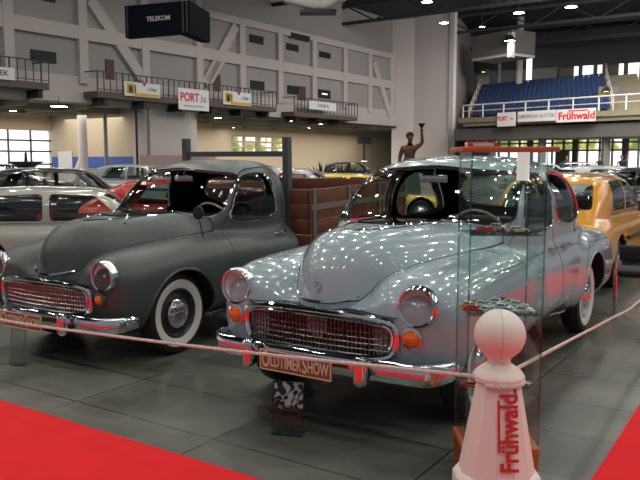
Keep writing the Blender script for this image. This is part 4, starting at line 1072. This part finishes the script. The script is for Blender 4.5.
# roof rack / chrome blinker on the saloon's wing
mb = MB(); mb.ball((.80, 1.02, .86), .018, 12, (1, 2.2, 1)); o = mb.build('wing_marker', chrome, S); o.location.y -= 2.3

# ------------------------------------------------------------------ other show cars
def paintm(n, c, r=.25): return mat(n, c, r, coat=1)
orange = paintm('orange_paint', (.80, .38, .012)); cream = paintm('cream_paint', (.42, .42, .36)); blackp = paintm('black_car_paint', (.008, .008, .01)); redp = paintm('red_paint', (.55, .015, .012)); whitep = paintm('white_car_paint', (.6, .62, .62)); silv = paintm('silver_paint', (.38, .43, .45)); yelp = paintm('yellow_paint', (.75, .52, .03))
proto = boxy_car('saloon_car', orange, 1.0, .030)
mb = MB()
for s in (-1, 1): mb.tube([(s*.835, y, .60) for y in np.linspace(.95, 3.0, 12)]+[], .022, 6)
mb.build('rubber_strip', black, proto)
low = boxy_car('coupe_car', cream, .87, .032, 'coupe', seatm=mat('red_seats', (.35, .02, .02), .7))
mb = MB(); mb.box((.81, 3.28, .62), (.02, .46, .12), bev=.008); mb.box((-.81, 3.28, .62), (.02, .46, .12), bev=.008); mb.build('side_vent', black, low)
def put(root, loc, rz, label=None, group=None, cat='car'):
    root.location = (loc[0], loc[1], 0); root.rotation_euler = (0, 0, rz); tag(root, label, cat, group); return root
shift_children(proto, 2.1); shift_children(low, 2.1)
def ctr(px, Y): return ((px-320)/FPX*Y, Y)
put(proto, (4.83-.54*2.1, 12.28-.842*2.1), pi-YAW, 'orange yellow saloon car parked behind the pale blue car')
def other(src, col0, col1, loc, rz, label, group=None):
    c = copy_tree(src); recolour(c, col0, col1); return put(c, loc, rz, label, group)
other(proto, orange, blackp, (-5.2, 15.4), 1.75, 'black saloon car behind the cream car on the left')
other(low, cream, redp, ctr(202, 13.4), 1.62, 'red car with dark windows between the pickup and the cream car')
other(proto, orange, silv, ctr(300, 15.8), 1.45, 'silver blue car seen over the load bed of the pickup')
other(low, cream, redp, ctr(318, 21.8), 1.6, 'red car seen over the pickup load bed beyond the silver one')
other(low, cream, yelp, ctr(364, 18.6), 1.5, 'yellow car half hidden behind the roof of the pale blue car')
other(proto, orange, whitep, ctr(612, 21), 1.75, 'white car behind the orange yellow car near the garden windows')
other(proto, orange, blackp, ctr(672, 15.5), .5, 'dark car at the right edge beyond the orange yellow car')
for i, (px, Y, rz, m, lab) in enumerate(((12, 27, 1.6, blackp, 'dark car far left below the bright windows'), (146, 25, 1.4, silv, 'silver car far off beside the blue banded wall'), (222, 34, 1.7, silv, 'silver car far off behind the pickup cab'), (262, 30, 1.5, whitep, 'white car far off under the side hall windows'), (356, 41, 1.6, blackp, 'dark car far off beyond the yellow car'), (545, 34, 1.6, silv, 'silver car far off in front of the garden windows'), (585, 42, 1.5, blackp, 'dark car far off in front of the garden windows'))):
    other(proto, orange, m, ctr(px, Y), rz, lab)
cx, cy = -3.25, 10.0; put(low, (cx, cy), 1.845, 'cream low car with black side vent parked left of the pickup')

# ------------------------------------------------------------------ glass display case with model cars
wood = mat('orange_wood', (.50, .14, .045), .45, noise=.2, nscale=14)
X0, X1, Y0, Y1 = .717, 1.073, 3.50, 3.79; zc_ = lambda y, Y=3.5: CAM_H-(y-158.6)*Y/FPX
ztop = zc_(152); case = empty('display_case', ((X0+X1)/2, (Y0+Y1)/2, 0), label='tall glass display case with orange wooden top full of model cars', cat='display case')
cX, cY = (X0+X1)/2, (Y0+Y1)/2; wX, wY = X1-X0, Y1-Y0
mb = MB(); mb.box((0, 0, ztop+.012), (wX+.10, wY+.06, .024), bev=.004); mb.build('top_board', wood, case)
mb = MB(); mb.box((0, 0, .16), (wX+.02, wY+.02, .03), bev=.004); mb.build('bottom_board', wood, case)
for sx in (-1, 1):
    for sy in (-1, 1): mb = MB(); mb.box((sx*(wX/2-.01), sy*(wY/2-.01), .072), (.03, .03, .144)); mb.build('leg', wood, case)
for nm, c, d in (('glass_pane', (0, -wY/2, 0), (wX, .004)), ('glass_pane', (0, wY/2, 0), (wX, .004)), ('glass_pane', (-wX/2, 0, 0), (.004, wY)), ('glass_pane', (wX/2, 0, 0), (.004, wY))):
    mb = MB(); hx_, hy_ = d[0]/2, d[1]/2
    if d[0] > d[1]: mb.add([(-hx_, c[1], .186), (hx_, c[1], .186), (hx_, c[1], ztop), (-hx_, c[1], ztop)], [(0, 1, 2, 3)])
    else: mb.add([(c[0], -hy_, .186), (c[0], hy_, .186), (c[0], hy_, ztop), (c[0], -hy_, ztop)], [(0, 1, 2, 3)])
    mb.build(nm, caseglass, case, smooth=False, fix=False)
for sx in (-1, 1):
    for sy in (-1, 1): mb = MB(); mb.box((sx*wX/2, sy*wY/2, (.186+ztop)/2), (.008, .008, ztop-.186)); mb.build('glass_edge', edgeglass, case, smooth=False)
shz = [zc_(232, 3.64), zc_(311, 3.64), zc_(392, 3.64)]
for z_ in shz:
    mb = MB(); mb.box((0, 0, z_-.004), (wX-.01, wY-.01, .006)); mb.build('shelf', glass_mat('shelf_glass', (.72, .86, .83), 1.5, 0, 1.3), case, smooth=False)
mb = MB(); mb.tube([(1.015-cX, 3.70-cY, ztop-.14), (1.015-cX, 3.70-cY, ztop)], .031, 16); mb.build('lamp_tube', mat('lamp_tube_white', (.85, .85, .82), .4, emit=(1, 1, .95), es=.35), case)
mb = MB(); mb.box((0, 0, .02), (.15, .08, .026), bev=.003); o = mb.build('leaflet_box', redp, None); o.location = (.80, 3.68, ztop+.0165); tag(o, 'small red and white box lying on top of the glass case', 'box')
mb = MB(); mb.box((0, -.041, .02), (.10, .003, .012)); mb.build('white_stripe', whitep, o, smooth=False)
def model(src, c0, col, x, y, z, rz, label, group=None, sc=1/38):
    c = copy_tree(src); recolour(c, c0, col); c.scale = (sc, sc, sc); c.location = (x, y, z-.2*sc*0+.0); c.rotation_euler = (0, 0, rz); return tag(c, label, 'model car', group)
G_ = 'silver model cars on the middle glass shelf'
for i in range(3):
    for j in range(4):
        model(low if (i+j) % 2 else proto, cream if (i+j) % 2 else orange, silv if (i+j) % 2 else whitep, X0+.115+i*.085+rnd.uniform(-.006, .006), Y0+.045+j*.068, shz[1], R(62)+rnd.uniform(-.15, .15),
              'small silver toned model car parked with others on the middle glass shelf', G_)
model(proto, orange, redp, X0+.045, Y0+.08, shz[1], 1.2, 'red model car at the left end of the middle glass shelf')
model(proto, orange, yelp, X0+.045, Y0+.17, shz[1], 1.2, 'yellow model car at the left end of the middle glass shelf')
model(low, cream, redp, X0+.11, Y0+.13, shz[0], 1.5, 'dark red model car on the upper glass shelf')
model(low, cream, mat('model_cream', (.6, .55, .35), .4), X0+.25, Y0+.10, shz[0], 1.6, 'long cream model car on the upper glass shelf', sc=1/36)
model(proto, orange, silv, X0+.19, Y0+.22, shz[0], .9, 'small silver model car at the back of the upper glass shelf')
for i, (m, lab) in enumerate(((redp, 'red model car on the lowest glass shelf'), (whitep, 'white model car on the lowest glass shelf'), (orange, 'orange model car on the lowest glass shelf'), (silv, 'silver model car on the lowest glass shelf'))):
    model(proto, orange, m, X0+.05+i*.085, Y0+.12+.05*(i % 2), shz[2], 1.1, lab)

# ------------------------------------------------------------------ acrylic card holders on the floor
acr = glass_mat('acrylic', (.86, .90, .89), 1.3, 0, .5)
def holder(p, rz, wd, ht, label, photo=True):
    o = empty('card_holder', p, rz, label=label, cat='card holder')
    mb = MB(); mb.box((0, 0, ht/2), (wd, .004, ht), Matrix.Rotation(R(-8), 4, 'X')); mb.box((0, .05, .004), (wd, .10, .004)); mb.box((0, .10, ht*.36), (wd, .004, ht*.75), Matrix.Translation((0, 0, 0)) @ Matrix.Rotation(R(0), 4, 'X')) if False else None
    mb.build('acrylic_stand', acr, o, smooth=False)
    mb = MB()
    for sx in (-1, 1): mb.box((sx*wd/2, 0, ht/2), (.004, .005, ht), Matrix.Rotation(R(-8), 4, 'X'))
    mb.box((0, 0, ht), (wd, .005, .004), Matrix.Rotation(R(-8), 4, 'X')); mb.box((0, 0, .003), (wd, .006, .004)); mb.build('edge', edgeglass, o, smooth=False)
    if photo:
        m = bpy.data.materials.new('grey_photo_print'); m.use_nodes = True; nt = m.node_tree; b = nt.nodes['Principled BSDF']; tc = nt.nodes.new('ShaderNodeTexCoord'); nz = nt.nodes.new('ShaderNodeTexNoise'); nz.inputs['Scale'].default_value = 16; nz.inputs['Detail'].default_value = 1.5; nz.inputs['Distortion'].default_value = 1.2
        cr = nt.nodes.new('ShaderNodeValToRGB'); cr.color_ramp.elements[0].position = .48; cr.color_ramp.elements[0].color = (.015, .018, .02, 1); cr.color_ramp.elements[1].position = .53; cr.color_ramp.elements[1].color = (.62, .66, .68, 1)
        nt.links.new(tc.outputs['Object'], nz.inputs[0]); nt.links.new(nz.outputs[0], cr.inputs[0]); nt.links.new(cr.outputs[0], b.inputs['Base Color']); b.inputs['Roughness'].default_value = .3
        mb = MB(); mb.box((0, .004, ht*.74), (wd*.95, .002, ht*.5), Matrix.Rotation(R(-8), 4, 'X')); mb.build('photo_card', m, o, smooth=False)
    return o
holder(Gd(287, 436), R(-14), .185, .315, 'clear acrylic holder with black and white photo below the bumper')
holder(Gd(17, 366), R(-20), .14, .28, 'clear empty acrylic holder on the floor before the pickup', False)

# ------------------------------------------------------------------ chair at the right
ch = empty('chair', (3.36, 7.6, 0), -.35, label='black upholstered chair with chrome legs at the right edge', cat='chair')
ub = mat('black_upholstery', (.008, .008, .009), .7)
mb = MB(); mb.box((0, .0, .42), (.50, .46, .07), bev=.03); mb.build('seat', ub, ch)
mb = MB(); mb.box((0, -.24, .64), (.48, .06, .16), bev=.025); mb.build('backrest', ub, ch)
for sx in (-1, 1):
    for sy, top in ((-.23, .72), (.22, .42)): mb = MB(); mb.tube([(sx*.26, sy, 0), (sx*.26, sy, top)], .012, 10); mb.build('leg', chrome, ch)
    mb = MB(); mb.tube([(sx*.26, -.23, .40), (sx*.26, .22, .40)], .011, 8); mb.build('seat_rail', chrome, ch)

# ------------------------------------------------------------------ statue, far people, plants, pedestal bowl
def figure(joints, edges, root, sub=2):
    names = list(joints); me = bpy.data.meshes.new('figure'); me.from_pydata([joints[n][0] for n in names], [(names.index(a), names.index(b)) for a, b in edges], [])
    ob = bpy.data.objects.new('figure', me); COL.objects.link(ob); md = ob.modifiers.new('s', 'SKIN'); md.use_smooth_shade = True
    for i, n in enumerate(names):
        r = joints[n][1]; r = r if isinstance(r, tuple) else (r, r); me.skin_vertices[0].data[i].radius = r; me.skin_vertices[0].data[i].use_root = (n == root)
    sb = ob.modifiers.new('d', 'SUBSURF'); sb.levels = sub
    bpy.context.view_layer.update(); dg = bpy.context.evaluated_depsgraph_get(); ev = bpy.data.meshes.new_from_object(ob.evaluated_get(dg)); bpy.data.objects.remove(ob); return ev
def body_mesh(arms):
    J = {'pelvis': ((0, 0, .95), (.15, .11)), 'waist': ((0, 0, 1.10), (.125, .09)), 'chest': ((0, 0, 1.30), (.165, .11)), 'neck0': ((0, 0, 1.46), (.07, .06)), 'neck': ((0, -.01, 1.53), .05), 'head0': ((0, -.02, 1.60), (.075, .085)), 'head': ((0, -.02, 1.68), (.085, .10)), 'crown': ((0, -.015, 1.75), (.055, .065))}
    E = [('pelvis', 'waist'), ('waist', 'chest'), ('chest', 'neck0'), ('neck0', 'neck'), ('neck', 'head0'), ('head0', 'head'), ('head', 'crown')]
    for s, n in ((-1, 'l'), (1, 'r')):
        J['hip'+n] = ((s*.095, 0, .86), (.09, .09)); J['knee'+n] = ((s*.11, -.02, .48), .058); J['ank'+n] = ((s*.12, .02, .09), .04); J['toe'+n] = ((s*.13, -.14, .035), (.045, .03))
        E += [('pelvis', 'hip'+n), ('hip'+n, 'knee'+n), ('knee'+n, 'ank'+n), ('ank'+n, 'toe'+n)]
        sh, el, wr, ha = arms[n]; J['sh'+n] = (sh, .055); J['el'+n] = (el, .040); J['wr'+n] = (wr, .028); J['ha'+n] = (ha, (.035, .02))
        E += [('chest', 'sh'+n), ('sh'+n, 'el'+n), ('el'+n, 'wr'+n), ('wr'+n, 'ha'+n)]
    return J, E
down = lambda s: ((s*.20, 0, 1.39), (s*.27, .02, 1.12), (s*.28, -.04, .87), (s*.28, -.06, .79))
up_r = ((.20, 0, 1.42), (.33, -.04, 1.52), (.31, -.06, 1.78), (.30, -.06, 1.86))
J, E = body_mesh({'l': down(-1), 'r': up_r})
for q_ in ('shr', 'elr', 'wrr', 'shl', 'ell', 'wrl'): J[q_] = (J[q_][0], J[q_][1]*1.35)
J['chest'] = (J['chest'][0], (.19, .12)); sm = figure(J, E, 'pelvis')
bronze = mat('bronze', (.13, .065, .035), .45, .6); patina = mat('patina_green', (.06, .11, .10), .6, .2)
sp = U(410, 137, 20); stt = empty('bronze_statue', (sp.x, sp.y, 0), label='dark bronze statue of a figure raising a cup behind the blue car roof', cat='statue')
zb_s = sp.z-1.68; stt.rotation_euler = (0, 0, pi*0+.1)
sm.materials.append(bronze); o = bpy.data.objects.new('figure', sm); COL.objects.link(o); o.parent = stt; o.location = (0, 0, zb_s)
mb = MB(); mb.lathe([(.33, .10), (.30, .45), (.25, .80), (.18, 1.02), (.155, 1.12), (.10, 1.13)], 24, Matrix.Translation((0, 0, zb_s)) @ Matrix.Diagonal((1, .8, 1, 1))); mb.build('draped_skirt', patina, stt)
mb = MB(); mb.ball((0, .02, 1.72+zb_s), .112, 16, (1, 1, .9)); mb.ball((0, .12, 1.70+zb_s), .055, 12); mb.build('hair', mat('dark_bronze', (.02, .015, .012), .5, .5), stt)
mb = MB(); mb.lathe([(.001, 0), (.03, 0), (.025, .10), (.03, .14), (.055, .19), (.09, .24), (.10, .26), (.08, .26), (.001, .20)], 20, Matrix.Translation((.30, -.06, 1.78+zb_s))); mb.build('raised_cup', mat('dark_bronze', (.02, .015, .012), .5, .5), stt)
mb = MB()
for f_ in range(4): mb.tube([(.27+.018*f_, -.03, 1.85+zb_s), (.265+.02*f_, -.10, 1.86+zb_s), (.28+.014*f_, -.12, 1.84+zb_s)], .010, 6)
mb.tube([(.32, -.05, 1.82+zb_s), (.345, -.09, 1.86+zb_s)], .011, 6)
mb.build('fingers', bronze, stt)
mb = MB(); mb.box((0, 0, zb_s/2), (.8, .8, zb_s), bev=.02); mb.build('plinth', mat('plinth_stone', (.12, .12, .11), .7), stt)
dark_cloth = mat('dark_clothes', (.012, .012, .018), .8); skin_m = mat('skin_tone', (.35, .2, .14), .6)
def person(px, Y, z0, arms, label, rz=0):
    J, E = body_mesh(arms); me = figure(J, E, 'pelvis', 1); me.materials.append(skin_m); p = U(px, 150, Y); o = empty('person', (p.x, p.y, z0), rz, label=label, cat='person')
    me.materials.append(dark_cloth); mi = [1 if (f.center.z < 1.47 and abs(f.center.x) < .42 and not (abs(f.center.x) > .24 and f.center.z < .86)) else 0 for f in me.polygons]; me.polygons.foreach_set('material_index', mi)
    b_ = bpy.data.objects.new('body', me); COL.objects.link(b_); b_.parent = o
    mb = MB(); mb.ball((0, .02, 1.72), .105, 12, (1, 1.05, .85)); mb.build('hair', mat('dark_hair', (.01, .008, .006), .6), o); return o
person(567, 52, 0, {'l': down(-1), 'r': down(1)}, 'distant person in dark clothes before the garden windows')
person(622, 47, 0, {'l': down(-1), 'r': up_r}, 'distant person in dark clothes with one arm raised by the windows')
person(600, 50, 0, {'l': down(-1), 'r': down(1)}, 'distant person standing between the two others near the windows')
def spiky(px, Y, h, label):
    p = U(px, 150, Y); o = empty('spiky_plant', (p.x, p.y, 0), label=label, cat='plant'); mb = MB(); mb.lathe([(.001, 0), (.2, 0), (.28, .5), (.25, .5), (.001, .45)], 16); mb.build('pot', mat('pot_dark', (.03, .03, .03), .7), o)
    mb = MB()
    for i in range(26):
        a = rnd.uniform(0, 2*pi); t = rnd.uniform(.15, .9); l = h*rnd.uniform(.7, 1); b_ = Vector((cos(a)*sin(t), sin(a)*sin(t), cos(t)))
        mb.tube([(0, 0, .45), Vector((0, 0, .5))+b_*l*.6, Vector((0, 0, .5))+b_*l-Vector((0, 0, l*.12*t))], [.03, .035, .004], 5)
    mb.build('leaves', mat('dark_leaf', (.012, .03, .012), .6), o)
spiky(322, 33, 1.1, 'dark spiky potted plant left of the other by the beige wall'); spiky(343, 31, 1.2, 'dark spiky potted plant nearer the statue by the beige wall')
p = U(26, 162, 20); mb = MB(); mb.lathe([(.001, 0), (.3, 0), (.25, .08), (.06, .14), (.045, 1.15), (.10, 1.25), (.30, 1.42), (.46, 1.50), (.44, 1.52), (.05, 1.46), (.03, 1.75), (.001, 1.78)], 24); o = mb.build('pedestal_bowl', black, None); o.location = (p.x, p.y, 0); tag(o, 'black bowl on a tall stem beyond the black car at far left', 'bowl')
# small floor lamps of the stands behind
p = U(364, 162, 24); o = lamp(p, .09, warm_glow, 'small warm spot lamp glowing beside the statue', None); mb = MB(); mb.tube([(0, 0, .03), (0, .05, -p.z)], .02, 6); mb.build('stand_pole', darkm, o)
p = U(364, 140, 60); mb = MB(); o = None
a_, b__ = on2(357.5, 137), on2(370.5, 144); mb = MB(); bbox(mb, a_[0], b__[0], -.12, 0, b__[1], a_[1]); tag(mb.build('wall_sign', mat('sign_grey_blue', (.10, .13, .16), .5), None, smooth=False), 'small grey blue sign on the beige wall left of the statue', 'sign')
